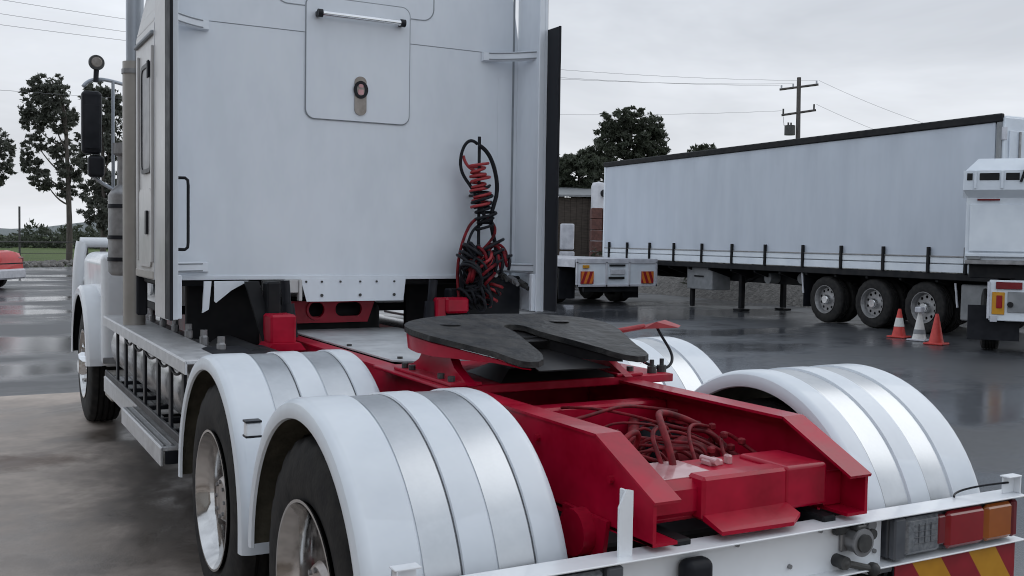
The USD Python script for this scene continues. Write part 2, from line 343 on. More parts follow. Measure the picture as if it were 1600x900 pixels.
# axle housings with differentials
for y in (0, SP):
    ax = cat([cyl((-.98, y, ZC), (.98, y, ZC), .075, 16), trimesh.creation.icosphere(3, .22).apply_scale((.95, 1.05, 1)).apply_translation((0.02, y, ZC+.03))])
    part(truck, 'drive_axle', ax, 'chassis_black', 40)

# ---- rear cross member box, tongue and right-hand bracket
rc = [bx(-.345, .345, -.63, -.40, .795, .925, .012), hull([(x, y, z) for x in (-.345, -.19) for (y, z) in ((-.63, .81), (-.655, .83), (-.655, .90), (-.63, .925))])]
part(truck, 'rear_cross_member', cat(rc), 'red_paint', 30)
tg = [bx(-.19, .155, -.685, -.60, .80, .938, .010)]
tp = hull([(-.188, -.683, .803), (.155, -.683, .806), (-.188, -.683, .822), (.155, -.683, .825), (-.18, -.765, .778), (.10, -.775, .778), (.165, -.735, .790), (-.18, -.765, .790), (.10, -.775, .790), (.165, -.735, .802)])
part(truck, 'tow_tongue', cat(tg+[tp]), 'red_paint', 25)
part(truck, 'sky_sheen_plate', bx(-.325, -.075, -.615, -.405, .924, .9285, .0015), 'pink_enamel', 20, label='red top of the cross member with the sky reflection painted pink')  # sky reflection on the red top, painted as a thin pink sheet
part(truck, 'coupling_bracket', cat([rbox(.150, .335, -.684, -.45, .798, .940, .014)]), 'red_paint', 30)
part(truck, 'latch_fitting', cat([bx(-.03, .03, -.52, -.47, .922, .945, .006), cyl((-.015, -.54, .942), (-.015, -.46, .942), .011, 12)]), 'pink_enamel', 30, label='small pink latch on top of the cross member'); part(truck, 'latch_stop', bx(.05, .07, -.52, -.49, .922, .955, .005), 'pink_enamel', 30)
for sx in (-1, 1):
    part(truck, 'rail_end_plate', bx(min(sx*.345, sx*.425), max(sx*.345, sx*.425), -.66, -.64, .785, .90, .004) if sx > 0 else bx(-.42, -.36, -.50, -.49, .79, .96, .004), 'red_paint', 25)
# mid cross members between the rails
for y, z0, z1 in ((.35, .80, 1.0), (1.75, .80, 1.0), (.95, .80, 1.02)):
    part(truck, 'cross_member', bx(-.425, .425, y-.05, y+.05, z0, z1, .01), 'red_paint', 25)
# torque rods, chambers, hoses between the rails
def rod(a, b, r=.024): return cat([cyl(a, b, r, 10), trimesh.creation.icosphere(1, r*2).apply_translation(a), trimesh.creation.icosphere(1, r*2).apply_translation(b)])
part(truck, 'torque_rod', rod((.02, -.02, .90), (.34, .42, .93)), 'red_hose', 40); part(truck, 'torque_rod', rod((.02, -.02, .90), (-.34, .42, .93)), 'red_hose', 40)
part(truck, 'brake_chamber', lathe([(-.09, .01), (-.09, .06), (-.03, .085), (-.015, .095), (.015, .095), (.03, .085), (.09, .07), (.09, .01)], 20).apply_translation((.16, -.18, .86)), 'red_hose', 40)
part(truck, 'brake_chamber', lathe([(-.08, .01), (-.08, .05), (-.02, .075), (-.01, .085), (.012, .085), (.03, .075), (.08, .05), (.08, .01)], 20).apply_translation((-.2, .02, .86)), 'red_hose', 40)
hoses = [
    [(-.135, -.47, .86), (-.13, -.44, .96), (-.11, -.37, 1.03), (-.03, -.24, 1.05), (.10, -.13, 1.03), (.22, -.16, .98), (.26, -.30, .90), (.27, -.4, .86)],
    [(-.155, -.46, .86), (-.15, -.40, .95), (-.10, -.30, 1.0), (.02, -.2, 1.0), (.12, -.10, .95), (.2, .1, .9)],
    [(-.33, -.32, .93), (-.27, -.36, 1.0), (-.21, -.34, 1.02), (-.16, -.30, .99), (-.17, -.28, .94), (-.24, -.28, .91), (-.31, -.22, .92)],
    [(.02, -.40, .89), (.06, -.30, .97), (.14, -.22, 1.0), (.24, -.18, .98), (.33, -.05, .95), (.36, .2, .93)],
    [(.13, -.42, .9), (.17, -.34, .96), (.25, -.28, .97), (.31, -.30, .93), (.33, -.40, .90)],
    [(-.36, .1, .98), (-.2, .05, 1.0), (0, .1, 1.02), (.2, .2, 1.0), (.36, .15, .98)],
    [(-.30, -.40, .91), (-.24, -.30, .90), (-.14, -.24, .92), (-.05, -.30, .9), (.03, -.26, .92), (.1, -.28, .89)],
    [(.30, -.34, .88), (.2, -.1, .95), (.05, .05, 1.0), (-.1, .3, 1.0)],
    [(-.05, -.36, .88), (-.02, -.28, .95), (.05, -.2, .98), (.15, -.25, .95), (.2, -.36, .9)],
]
hr = [.0125, .008, .010, .007, .007, .007, .008, .006, .006]
rng0 = np.random.default_rng(3)
for k in range(14):
    a = np.array([rng0.uniform(-.36, .30), rng0.uniform(-.38, .1), rng0.uniform(.84, .92)]); b = a+[rng0.uniform(.1, .35)*(1 if a[0] < 0 else -1), rng0.uniform(-.1, .35), rng0.uniform(-.05, .08)]; m_ = (a+b)/2+[0, 0, rng0.uniform(.0, .07)]
    hoses.append([a, (a+m_)/2+[0, 0, .03], m_, (b+m_)/2+[0, 0, .02], b]); hr.append(rng0.uniform(.0045, .0075))
for p, r in zip(hoses, hr): part(truck, 'air_hose', tube(spline(p, 46), r, 8), 'red_hose', True)
random.seed(4)
fit = [bx(x-.012, x+.012, y-.012, y+.012, z-.012, z+.012, .005) for x, y, z in [(.08+.2*random.random(), -.38+.35*random.random(), .90+.09*random.random()) for _ in range(16)]]
for f_ in fit[:8]: part(truck, 'hose_fitting', f_, 'red_hose', 20)
for f_ in fit[8:]: part(truck, 'hose_fitting', f_, 'red_hose', 20)
part(truck, 'chassis_floor', bx(-.42, .42, -.36, 6.5, .60, .66, .01), 'chassis_black', 25)

# ---- tail beam
YB = -.734
tb = [bx(-1.235, 1.235, YB-.055, YB+.045, .751, .757, .002), bx(-1.235, 1.235, YB-.055, YB+.045, .588, .594, .002), bx(-.615, .535, YB-.004, YB+.002, .592, .752, .001)]
beam = part(truck, 'tail_beam', cat(tb), 'white_paint', 20)
part(beam, 'backing_plate', cat([bx(.54, 1.2, YB+.02, YB+.03, .596, .75, .002), bx(-1.2, -.62, YB+.02, YB+.03, .596, .75, .002)]), 'chassis_black', 20)
for s in (-1, 1):
    x0, x1 = (1.168, 1.235) if s > 0 else (-1.235, -1.168)
    part(beam, 'end_tab', cat([bx(x0, x1, YB-.004, YB+.004, .757, .820, .002), bx(x0-.004, x1+.004, YB-.03, YB+.01, .818, .824, .002), bx(x0 if s < 0 else x1-.006, x0+.006 if s < 0 else x1, YB-.03, YB+.004, .757, .82, .002)]), 'white_paint', 20)
part(beam, 'upright_bracket', cat([prism([(-.545, .757), (-.497, .757), (-.497, .945), (-.52, .95), (-.545, .90)], YB-.012, YB-.004, 'xz'), bx(-.503, -.495, YB-.004, YB+.05, .757, .94, .002)]), 'white_paint', 20)
part(beam, 'cable', tube(spline([(.93, YB+.02, .765), (1.02, YB+.05, .775), (1.10, YB+.02, .79), (1.19, YB-.008, .797)], 16), .0038, 6), 'black_rubber', True)
part(truck, 'buffer', rbox(-.337, -.232, YB-.07, YB-.004, .605, .728, .028), 'black_rubber', 60, label='black rubber buffer on the white tail beam')
sk = [cyl((.385, YB-.01, .692), (.385, YB-.06, .692), .040, 22), cyl((.385, YB-.058, .692), (.385, YB-.066, .692), .046, 22), bx(.335, .43, YB-.018, YB-.004, .655, .735, .004)]
sock = part(truck, 'trailer_socket', cat(sk), 'steel_dull', 30)
part(sock, 'lid', cat([cyl((.385, YB-.066, .692), (.385, YB-.074, .692), .030, 18), bx(.365, .405, YB-.06, YB-.02, .728, .748, .004)]), 'dark_fitting', 30)
part(truck, 'hose_coupling', cat([rod((.33, YB-.03, .625), (.45, YB-.05, .592), .012), cyl((.325, YB-.001, .628), (.325, YB-.05, .628), .022, 14)]), 'dark_fitting', 30)
part(truck, 'small_plug', cyl((.47, YB-.03, .70), (.47, YB-.004, .70), .018, 12), 'dark_fitting', 30); part(truck, 'small_clip', bx(.30, .35, YB-.03, YB-.004, .715, .748, .006), 'dark_fitting', 30)
part(truck, 'round_cap', cyl((.475, YB-.02, .728), (.475, YB-.004, .728), .02, 16), 'steel_dull', 30)
for k_, (y_, z_) in enumerate(((-.1, .98), (.1, .98), (-.1, .82), (.1, .82), (.5, .98), (.74, .98), (1.7, .98), (2.0, .98), (-.55, .93), (-.65, .87))):
    for s in (-1, 1): part(truck, 'frame_bolt', cyl((s*.437, y_, z_), (s*.452, y_, z_), .013, 8), 'red_paint', 25)
for k, x in enumerate((-.58, -.45, -.1, .12, .25, .5)):
    part(beam, 'bolt', cyl((x, YB-.012, .735-.1*(k % 2)), (x, YB-.003, .735-.1*(k % 2)), .008, 8), 'steel_dull', 30)
# tail lamps (right and left are the same)
for s in (1, -1):
    def L(x0, x1, y0, y1, z0, z1, c):
        return bx(x0, x1, y0, y1, z0, z1, c) if s > 0 else bx(-x1, -x0, y0, y1, z0, z1, c)
    lamp = part(truck, 'tail_lamp', [L(.55, 1.205, YB-.02, YB+.018, .602, .745, .006), L(.55, .605, YB-.05, YB-.02, .603, .744, .006)], 'lamp_housing', 20)
    part(lamp, 'clear_lens', L(.612, .785, YB-.045, YB-.02, .610, .738, .012), 'lens_clear', 25)
    for i in range(1, 4): part(lamp, 'lens_rib', L(.64+.03*i, .643+.03*i, YB-.048, YB-.040, .645, .715, .001), 'lamp_housing', False)
    for i in range(4): part(lamp, 'lens_rib', L(.65, .765, YB-.048, YB-.040, .648+.02*i, .650+.02*i, .0008), 'lamp_housing', False)
    part(lamp, 'reflector', L(.765, .805, YB-.049, YB-.02, .630, .732, .006), 'lens_dark_red', 25)
    part(lamp, 'red_lens', L(.812, 1.012, YB-.052, YB-.02, .608, .740, .014), 'lens_red', 25)
    part(lamp, 'amber_lens', L(1.016, 1.165, YB-.052, YB-.02, .608, .740, .014), 'lens_amber', 25)
    part(lamp, 'side_reflector', L(1.168, 1.200, YB-.045, YB-.02, .606, .742, .008), 'lens_dark_red', 25)
    # chevron board below the beam
    bd_ = part(truck, 'chevron_board', L(.565, 1.20, YB-.035, YB-.027, .40, .584, .002), 'black_plastic', 20)
    clip = sbox(.567, .402, 1.198, .582)
    for i in range(-3, 9):
        x = .60+i*.145
        pl = Polygon([(x-.19, .59), (x-.05, .59), (x+.145, .395), (x+.005, .395)]) if True else None
        pl = Polygon([(x-.1, .59), (x+.045, .59), (x+.19, .395), (x+.045, .395)]).intersection(clip)
        if pl.is_empty: continue
        st = prism(pl, YB-.0385, YB-.0352, 'xz')
        part(bd_, 'stripe', st if s > 0 else mirx(st), 'reflector_yellow' if i % 2 else 'reflector_red', False)
# underrun bar supports
for x in (-.3, .3): part(truck, 'beam_support', bx(x-.03, x+.03, YB, YB+.3, .60, .775, .006), 'chassis_black', 20)

# ---- fenders
Rf, Rl, WO, WI = .628, .565, 1.262, .605
prof = [(WO-.014, Rl-.006), (WO-.004, Rl-.002), (WO, Rl+.012), (WO-.001, .596), (WO-.006, .612), (WO-.018, .622), (WO-.040, Rf),
        (1.086, Rf), (1.081, .619), (.961, .619), (.957, Rf), (.856, Rf), (.851, .619), (.724, .619), (.720, Rf),
        (WI+.040, Rf), (WI+.018, .622), (WI+.006, .612), (WI+.001, .596), (WI, Rl+.012), (WI+.004, Rl-.002), (WI+.014, Rl-.006)]
def sweep(profile, cy, z_rear, z_front, s, cz=ZC, n=44, thick=None, a0=None):
    """a profile (x, r) carried along: straight leg, half circle, straight leg"""
    path = [('l', -1, z) for z in np.linspace(z_rear, cz, 4)[:-1]]+[('a', a, 0) for a in np.linspace(np.pi, 0, n)]+[('l', 1, z) for z in np.linspace(cz, z_front, 4)[1:]]
    V = []
    for k, a, z in path:
        for x, r in profile:
            if k == 'l': V.append((s*x, cy+a*r, z))
            else: V.append((s*x, cy+r*math.cos(a), cz+r*math.sin(a)))
    m_, n_ = len(path), len(profile); F = []
    for i in range(m_-1):
        for j in range(n_-1):
            q = (i*n_+j, i*n_+j+1, (i+1)*n_+j+1, (i+1)*n_+j)
            F += [(q[0], q[1], q[2]), (q[0], q[2], q[3])]
    t = trimesh.Trimesh(np.array(V), F, process=False)
    if s < 0: t.invert()
    return t
def fender(cy, s, zr, zf):
    f = part(truck, 'wheel_guard', sweep(prof, cy, zr, zf, s), 'fender_white', 32)
    inner = [(WO-.015, Rl-.005), (WO-.016, .606), (WO-.04, .613), (WI+.04, .613), (WI+.016, .606), (WI+.015, Rl-.005)]
    u = sweep(inner, cy, zr+.002, zf+.002, s); u.invert()
    part(f, 'underside', u, 'fender_underside', 40)
    for xa, xb in ((.966, 1.076), (.729, .846)):
        part(f, 'metal_strip', sweep([(xb, .6215), (xa, .6215)], cy, zr+.01, zf+.1, s), 'strip_metal', 40)
        part(f, 'strip_shadow_line', sweep([(xa-.001, .6222), (xa-.0055, .6222)], cy, zr+.01, zf+.1, s), 'lamp_housing', 40)  # shadow line at the channel edge, laid in as a thin dark band
    for y in (cy,):
        part(f, 'mounting_bar', cyl((s*.44, y+.45, .93), (s*1.1, y+.45, .93), .02, 10), 'chassis_black', 40)
    return f
for s in (-1, 1):
    fender(0, s, .50, .52); fender(SP, s, .45, .50)
gj = part(truck, 'guard_joiner', bx(-1.257, -1.20, .640, .682, .915, .965, .003), 'white_paint', 20)
for z in (.910, .966): part(gj, 'joiner_edge', bx(-1.26, -1.2, .636, .686, z, z+.008, .001), 'black_plastic', 20)

# ---- wheels: one dual drive wheel as the source (outer side to -x), then copies
def tyre_mesh(R, hw, seg=72):
    pr = []
    rim_r = .292
    pr = [(-hw+.03, rim_r-.008), (-hw+.008, rim_r+.004), (-hw, rim_r+.03), (-hw-.006, rim_r+.09), (-hw+.004, R-.07), (-hw+.014, R-.030), (-hw+.026, R-.010)]
    xs = [-hw+.04]
    for gx in (-.065, -.022, .022, .065):
        g = gx*hw/.135
        pr += [(g-.008, R), (g-.006, R-.014), (g+.006, R-.014), (g+.008, R)]
    pr += [(hw-.026, R-.010), (hw-.014, R-.030), (hw-.004, R-.07), (hw+.006, rim_r+.09), (hw, rim_r+.03), (hw-.008, rim_r+.004), (hw-.03, rim_r-.008)]
    m = lathe(pr, seg)
    # shoulder lugs
    v = m.vertices; n = len(pr)
    for i in range(seg):
        if i % 3 == 0:
            for j in (5, 6, n-6, n-7): 
                k = i*n+j; rr = math.hypot(v[k][1], v[k][2]); f = (rr-.012)/rr; v[k][1] *= f; v[k][2] *= f
    m.vertices = v
    if m.face_normals[0] @ (m.triangles_center[0]*[0, 1, 1]) > 0: pass
    return m
def fixn(m):
    m = m.copy(); trimesh.repair.fix_normals(m); return m
def holes_disc(x, r0, r1, n, rh, rp, t=.012):
    d = Polygon([(r1*math.cos(a), r1*math.sin(a)) for a in np.linspace(0, 2*np.pi, 65)[:-1]])
    d = d.difference(Polygon([(r0*math.cos(a), r0*math.sin(a)) for a in np.linspace(0, 2*np.pi, 25)[:-1]]))
    for i in range(n):
        a = 2*np.pi*(i+.5)/n
        d = d.difference(Polygon([(rp*math.cos(a)+rh*math.cos(b), rp*math.sin(a)+rh*math.sin(b)) for b in np.linspace(0, 2*np.pi, 17)[:-1]]))
    return prism(d, x, x+t, 'yz')
def rim_parts(hw, disc_x, front):
    """rim barrel plus dished disc with hand holes; outer side at -x"""
    barrel = lathe([(-hw-.004, .300), (-hw-.010, .302), (-hw-.010, .292), (-hw+.006, .284), (-hw+.03, .272), (-hw+.075, .252), (hw-.06, .252), (hw-.02, .275), (hw, .30)], 56)
    disc = holes_disc(disc_x, .10, .254, 10, .030, .205)
    return barrel, disc
WSRC = '/World/prime_mover/wheel'
wl = Node(numbered(truck.path + '/wheel'))
w0 = UsdGeom.Xform.Define(stage, wl.path)
W0 = (-1.075, 0.0, ZC); w0.AddTranslateOp().Set(Gf.Vec3d(*W0))
hwid = .135
part(wl, 'tyre', shift(tyre_mesh(.505, hwid), (-.02, 0, 0)), 'tyre_rubber', 40)
part(wl, 'tyre', shift(tyre_mesh(.505, hwid), (.315, 0, 0)), 'tyre_rubber', 40)
b_, d_ = rim_parts(hwid, .02, False)
part(wl, 'rim', shift(b_, (-.02, 0, 0)), 'polished_alloy', 35)
part(wl, 'disc', shift(d_, (-.02, 0, 0)), 'dirty_alloy', 30)
part(wl, 'inner_rim', shift(b_, (.315, 0, 0)), 'dirty_alloy', 35)
part(wl, 'hub', lathe([(.05, .0), (.05, .135), (.0, .13), (-.02, .105), (-.10, .10), (-.115, .09), (-.12, .085), (-.12, .0)], 36), 'dirty_alloy', 30)
part(wl, 'hub_flange', lathe([(-.006, .118), (-.02, .118), (-.02, .10)], 36), 'red_paint', 30)
part(wl, 'lug_nuts', [cyl((-.04, .165*math.cos(a), .165*math.sin(a)), (.0, .165*math.cos(a), .165*math.sin(a)), .018, 6) for a in np.arange(10)*np.pi/5], 'chrome', 25, kind='stuff')
part(wl, 'hub_bolts', [cyl((-.128, .075*math.cos(a), .075*math.sin(a)), (-.118, .075*math.cos(a), .075*math.sin(a)), .009, 6) for a in np.arange(8)*np.pi/4], 'steel_dull', 25, kind='stuff')
copy_part(truck, WSRC, 'wheel', (-1.075, SP, ZC))
copy_part(truck, WSRC, 'wheel', (1.075, 0, ZC), True); copy_part(truck, WSRC, 'wheel', (1.075, SP, ZC), True)
# steer wheels
fw = Node(numbered(truck.path + '/steer_wheel')); f0 = UsdGeom.Xform.Define(stage, fw.path); f0.AddTranslateOp().Set(Gf.Vec3d(-1.055, 6.55, ZC))
part(fw, 'tyre', tyre_mesh(.515, .14), 'tyre_rubber', 40)
part(fw, 'rim', b_, 'polished_alloy', 35)
part(fw, 'disc', holes_disc(-.11, .02, .254, 10, .030, .205), 'polished_alloy', 30)
part(fw, 'hub', lathe([(-.10, .11), (-.16, .10), (-.185, .08), (-.185, 0)], 30), 'chrome', 30)
part(fw, 'lug_nuts', [cyl((-.145, .165*math.cos(a), .165*math.sin(a)), (-.10, .165*math.cos(a), .165*math.sin(a)), .02, 6) for a in np.arange(10)*np.pi/5], 'chrome', 25, kind='stuff')
copy_part(truck, fw.path, 'steer_wheel', (1.055, 6.55, ZC), True)

# ---- fifth wheel
def zt(y): return 1.268+.115*(y-.84)
out = []
for a in np.linspace(0, np.pi, 25): out.append((.505*math.cos(a), .90+.275*abs(math.sin(a))**.9))        # front arc, right to left
left = [(-.500, .85), (-.475, .74), (-.405, .57), (-.345, .42), (-.318, .32), (-.300, .275), (-.270, .255), (-.232, .255), (-.195, .285), (-.165, .345), (-.11, .56), (-.06, .76), (-.055, .86)]
arc = [(.055*math.cos(a), .86+.055*math.sin(a)) for a in np.linspace(np.pi, 0, 9)][1:-1]
pl5 = Polygon(out+left+arc+[(-x, y) for x, y in reversed(left)])
tl = trimesh.creation.extrude_polygon(pl5, .022); v5 = np.array(tl.vertices)
tl = trimesh.Trimesh(*trimesh.remesh.subdivide_to_size(v5, tl.faces, .08), process=False); v5 = np.array(tl.vertices)
def drop(x, y): return -.008*np.clip((.40-y)/.15, 0, 1)
v5[:, 2] += np.array([zt(y) for y in v5[:, 1]])+drop(v5[:, 0], v5[:, 1])-.022+.004*meshkit.fbm(v5*[3.5, 3.5, 0]+7, 3)*(v5[:, 2] > .01)
fifth = part(truck, 'fifth_wheel', trimesh.Trimesh(v5, tl.faces, process=False), 'greasy_steel', 30)
# red skirt under the rim of the plate
ring = np.array(out+left[:7]); ring2 = np.array([(-x, y) for x, y in left[:7]][::-1]+out)
def skirt(line, h0, h1, m):
    V, F = [], []
    for x, y in line:
        cx, cy_ = x*.985, .7+(y-.7)*.985
        V += [(cx, cy_, zt(y)+drop(x, y)-.028), (cx*.985, cy_, zt(y)+drop(x, y)-.028-.004-h0*float(np.clip((y-.30)/.5, 0, 1)))]
    for i in range(len(line)-1): F += [(2*i, 2*i+1, 2*i+3), (2*i, 2*i+3, 2*i+2)]
    t = trimesh.Trimesh(V, F, process=False); inner = t.copy(); inner.vertices = inner.vertices*[.97, 1, 1]+[0, .01, 0]; inner.invert()
    return cat([t, inner])
line = np.array([(-x, y) for x, y in left[:7]][::-1]+out+left[:7])
part(fifth, 'skirt', skirt(line, .060, 0, None), 'red_paint', 40)
part(fifth, 'throat_wall', cat([hull([(s*x, y, z) for (x, y) in ((.19, .30), (.085, .78), (.062, .78), (.17, .345)) for z in (zt(y)-.024, zt(y)-.024-.085*(y-.22)/.56)]) for s in (-1, 1)]), 'grease_black', 20)
part(fifth, 'jaw', cat([lathe([(0, .045), (0, .11), (-.05, .115), (-.05, .045)], 24, 'z').apply_translation((0, .86, zt(.86)-.035)), bx(-.10, .10, .90, 1.0, zt(.9)-.09, zt(.9)-.034, .01)]), 'grease_black', 30)
for a in (.55, 2.6): part(fifth, 'grease_pocket', lathe([(0, .0), (.003, .03), (.003, .045), (0, .05)], 20, 'z').apply_translation((.33*math.cos(a), .88+.15*math.sin(a), zt(.88+.15*math.sin(a))+.0015)), 'grease_black', 30)
for s in (-1, 1):
    br = prism(Polygon([(.52, 1.072), (1.16, 1.072), (1.02, 1.13), (.93, 1.22), (.75, 1.22), (.66, 1.13)]), .36, .40)
    b1 = part(fifth, 'pivot_bracket', cat([br if s > 0 else mirx(br), bx(min(s*.33, s*.47), max(s*.33, s*.47), .54, 1.14, 1.070, 1.084, .003)]), 'red_paint', 25)
    part(b1, 'pivot_pin', cyl((s*.30, .84, 1.195), (s*.435, .84, 1.195), .035, 18), 'red_paint', 30)
    for yy in (.60, .70, 1.0, 1.08): part(b1, 'bolt', cyl((s*.44, yy, 1.083), (s*.44, yy, 1.105), .016, 8), 'dark_fitting', 30)
part(fifth, 'base_plate', cat([bx(-.50, .64, .56, 1.32, 1.057, 1.070, .003), bx(-.50, .64, .545, .56, 1.035, 1.070, .003)]), 'red_paint', 25)
part(fifth, 'ramp', cat([hull([(x, y, z) for x, y, z in ((-.24, .55, 1.072), (.34, .55, 1.072), (-.2, .95, 1.072), (.3, .95, 1.072), (-.14, .66, 1.115), (.24, .66, 1.115), (-.1, .9, 1.115), (.2, .9, 1.115))])]), 'grease_black', 20)
part(fifth, 'throat_dark_plate', hull([(x, y, z) for x, y in ((-.17, .36), (.17, .36), (-.06, .80), (.06, .80)) for z in (zt(y)-.075, zt(y)-.070)]), 'grease_black', 20)  # dark plate added so the open slot reads as deep shade
part(fifth, 'stiffener', cat([hull([(x, y, z) for x in (-.17, .17) for y, z in ((.70, zt(.7)-.03), (.98, zt(.98)-.03), (.95, zt(.95)-.09), (.74, zt(.74)-.09))])]), 'grease_black', 20)
hd = part(fifth, 'release_handle', cat([cyl((.47, .84, 1.232), (.66, .80, 1.262), .013, 10), hull([(.64, .78, 1.252), (.64, .84, 1.256), (.80, .83, 1.268), (.86, .78, 1.262), (.80, .72, 1.258), (.7, .76, 1.285), (.78, .80, 1.290)])]), 'red_coil', 30, label='faded red pull handle of the fifth wheel')
part(hd, 'grip', bx(.455, .485, .825, .855, 1.20, 1.262, .008), 'red_paint', 20)
part(fifth, 'air_line', tube(spline([(.72, .78, 1.256), (.74, .74, 1.19), (.72, .66, 1.12), (.64, .62, 1.085), (.58, .64, 1.10), (.54, .68, 1.13)], 30), .007, 6), 'black_rubber', True)
for (x, y) in ((.56, .60), (.63, .62)): part(fifth, 'grease_nipple', cat([cyl((x, y, 1.07), (x, y, 1.10), .022, 10), cyl((x, y, 1.10), (x, y, 1.13), .010, 8)]), 'dark_fitting', 30)

# ---- catwalk deck behind the cab
dk = Polygon([(-.33, 1.50), (-.22, 1.42), (.05, 1.40), (.34, 1.46), (.40, 1.55), (.40, 3.25), (-.335, 3.25)])
part(truck, 'deck_plate', prism(dk, 1.058, 1.066, 'xy'), 'deck_alloy', 20)
for p in ((-.27, 1.55), (.2, 1.48), (-.30, 2.2), (.34, 2.2)): part(truck, 'deck_bolt', cyl((p[0], p[1], 1.064), (p[0], p[1], 1.076), .014, 10), 'dark_fitting', 30)

# ---- things under the sleeper
part(truck, 'apron_plate', prism([(-.335, 1.404), (.36, 1.404), (.345, 1.262), (-.295, 1.262)], 2.985, 2.991, 'xz'), 'panel_white', False)
for i, x in enumerate((-.30, -.2, -.08, .05, .16, .28)):
    part(truck, 'apron_bolt', cyl((x, 2.987, 1.385), (x, 2.979, 1.385), .007, 8), 'dark_fitting', 30)
    if i % 2: part(truck, 'apron_bolt', cyl((x, 2.987, 1.30), (x, 2.979, 1.30), .010, 8), 'dark_fitting', 30)
cmp_ = Polygon([(-.36, 1.11), (.19, 1.11), (.24, 1.25), (-.33, 1.25)])
for cx_, rx in ((-.16, .055), (.06, .09)): cmp_ = cmp_.difference(rrect(cx_-rx, cx_+rx, 1.15, 1.24, .04))
part(truck, 'cab_cross_member', prism(cmp_, 3.22, 3.25, 'xz'), 'red_paint', 25)
part(truck, 'cross_member_ring', lathe([(0, .05), (-.015, .052), (-.015, .066), (0, .068)], 28, 'y').apply_translation((-.16, 3.22, 1.195)), 'red_paint', 30)
part(truck, 'bump_bracket', cat([bx(-.665, -.52, 2.45, 2.62, 1.06, 1.225, .012), prism([(-.67, 1.07), (-.51, 1.07), (-.48, 1.03), (-.70, 1.03)], 2.40, 2.62, 'xz')]), 'red_paint', 25)
part(truck, 'bracket_post', bx(-.64, -.56, 2.62, 2.72, 1.03, 1.40, .01), 'chassis_black', 20)
part(truck, 'bracket_strut', hull([(x, y, z) for x, y, z in ((-.74, 2.72, 1.40), (-.66, 2.72, 1.40), (-.60, 2.58, 1.06), (-.67, 2.58, 1.06), (-.74, 2.75, 1.40), (-.66, 2.75, 1.40), (-.60, 2.61, 1.06), (-.67, 2.61, 1.06))]), 'chassis_black', 20)
part(truck, 'gusset', prism([(-.895, 1.40), (-.70, 1.40), (-.80, 1.345), (-.885, 1.275), (-.895, 1.285)], 2.80, 2.81, 'xz'), 'panel_white', False)
part(truck, 'hanger_strip', prism([(-.955, 1.40), (-.915, 1.40), (-.93, 1.24), (-.965, 1.22)], 2.78, 2.80, 'xz'), 'panel_white', False)
part(truck, 'crossbar_box', cat([bx(-.44, -.36, 2.94, 2.98, 1.32, 1.40, .004), bx(-.36, -.34, 2.93, 2.98, 1.27, 1.40, .004)]), 'sleeper_side_white', 20)
part(truck, 'vent_grille', cat([bx(-.58, -.45, 2.95, 2.98, 1.33, 1.395, .004)]), 'dark_fitting', 20)
part(truck, 'shock_absorber', cat([cyl((-.45, 2.8, 1.06), (-.47, 2.82, 1.26), .045, 16), cyl((-.47, 2.82, 1.26), (-.48, 2.82, 1.40), .028, 12)]), 'black_plastic', 40)
part(truck, 'shock_absorber', cat([cyl((.45, 2.8, 1.06), (.47, 2.82, 1.26), .045, 16), cyl((.47, 2.82, 1.26), (.48, 2.82, 1.40), .028, 12)]), 'black_plastic', 40)
part(truck, 'air_tank', lathe([(-.42, .0), (-.41, .08), (-.38, .125), (.38, .125), (.41, .08), (.42, .0)], 28, 'y').apply_translation((-.80, 2.55, .95)), 'chassis_black', 40)
part(truck, 'air_tank', lathe([(-.42, .0), (-.41, .08), (-.38, .125), (.38, .125), (.41, .08), (.42, .0)], 28, 'y').apply_translation((.80, 2.6, .95)), 'chassis_black', 40)
part(truck, 'battery_cover', rbox(-1.08, -.66, 1.98, 2.5, .70, 1.065, .07), 'black_rubber', 60)
part(truck, 'gearbox', cat([rbox(-.33, .33, 3.3, 5.0, .7, 1.25, .08), rbox(-.40, .40, 5.0, 6.8, .75, 1.45, .1)]), 'chassis_black', 50)
part(truck, 'underfloor', cat([bx(-1.15, 1.15, 3.05, 3.62, 1.36, 1.40, .01), bx(-1.0, 1.0, 3.75, 5.2, 1.14, 1.2, .01), bx(-.95, -.5, 3.3, 3.36, .8, 1.36, .01), bx(.5, 1.1, 3.3, 3.36, .8, 1.36, .01)]), 'chassis_black', 20)
part(truck, 'valve_block', cat([bx(.53, .69, 2.72, 2.82, 1.19, 1.29, .014), bx(.47, .54, 2.74, 2.80, 1.03, 1.29, .01)]), 'red_paint', 25)
part(truck, 'valve_base', bx(.44, .75, 2.7, 2.85, 1.05, 1.07, .004), 'red_paint', 25)
part(truck, 'white_step', bx(.70, 1.12, 2.70, 2.9, 1.135, 1.165, .004), 'trailer_white', 20)
part(truck, 'box_bracket', cat([bx(.72, 1.14, 2.86, 2.96, 1.16, 1.42, .01), bx(.74, .86, 2.84, 2.93, 1.36, 1.60, .03), bx(.62, .72, 2.86, 2.96, 1.20, 1.34, .01)]), 'black_plastic', 20)

# ---- sleeper
YS = 3.0
# rounded box body: lower sides plumb, roof leaning in above the side's top edge
sec = [(-1.188, 1.40), (1.188, 1.40), (1.188, 2.86), (1.10, 3.25), (.95, 3.65), (-.95, 3.65), (-1.10, 3.25), (-1.188, 2.86)]
slp = part(truck, 'sleeper_cab', prism(sec, YS+.012, 3.655, 'xz'), 'sleeper_side_white', 20)
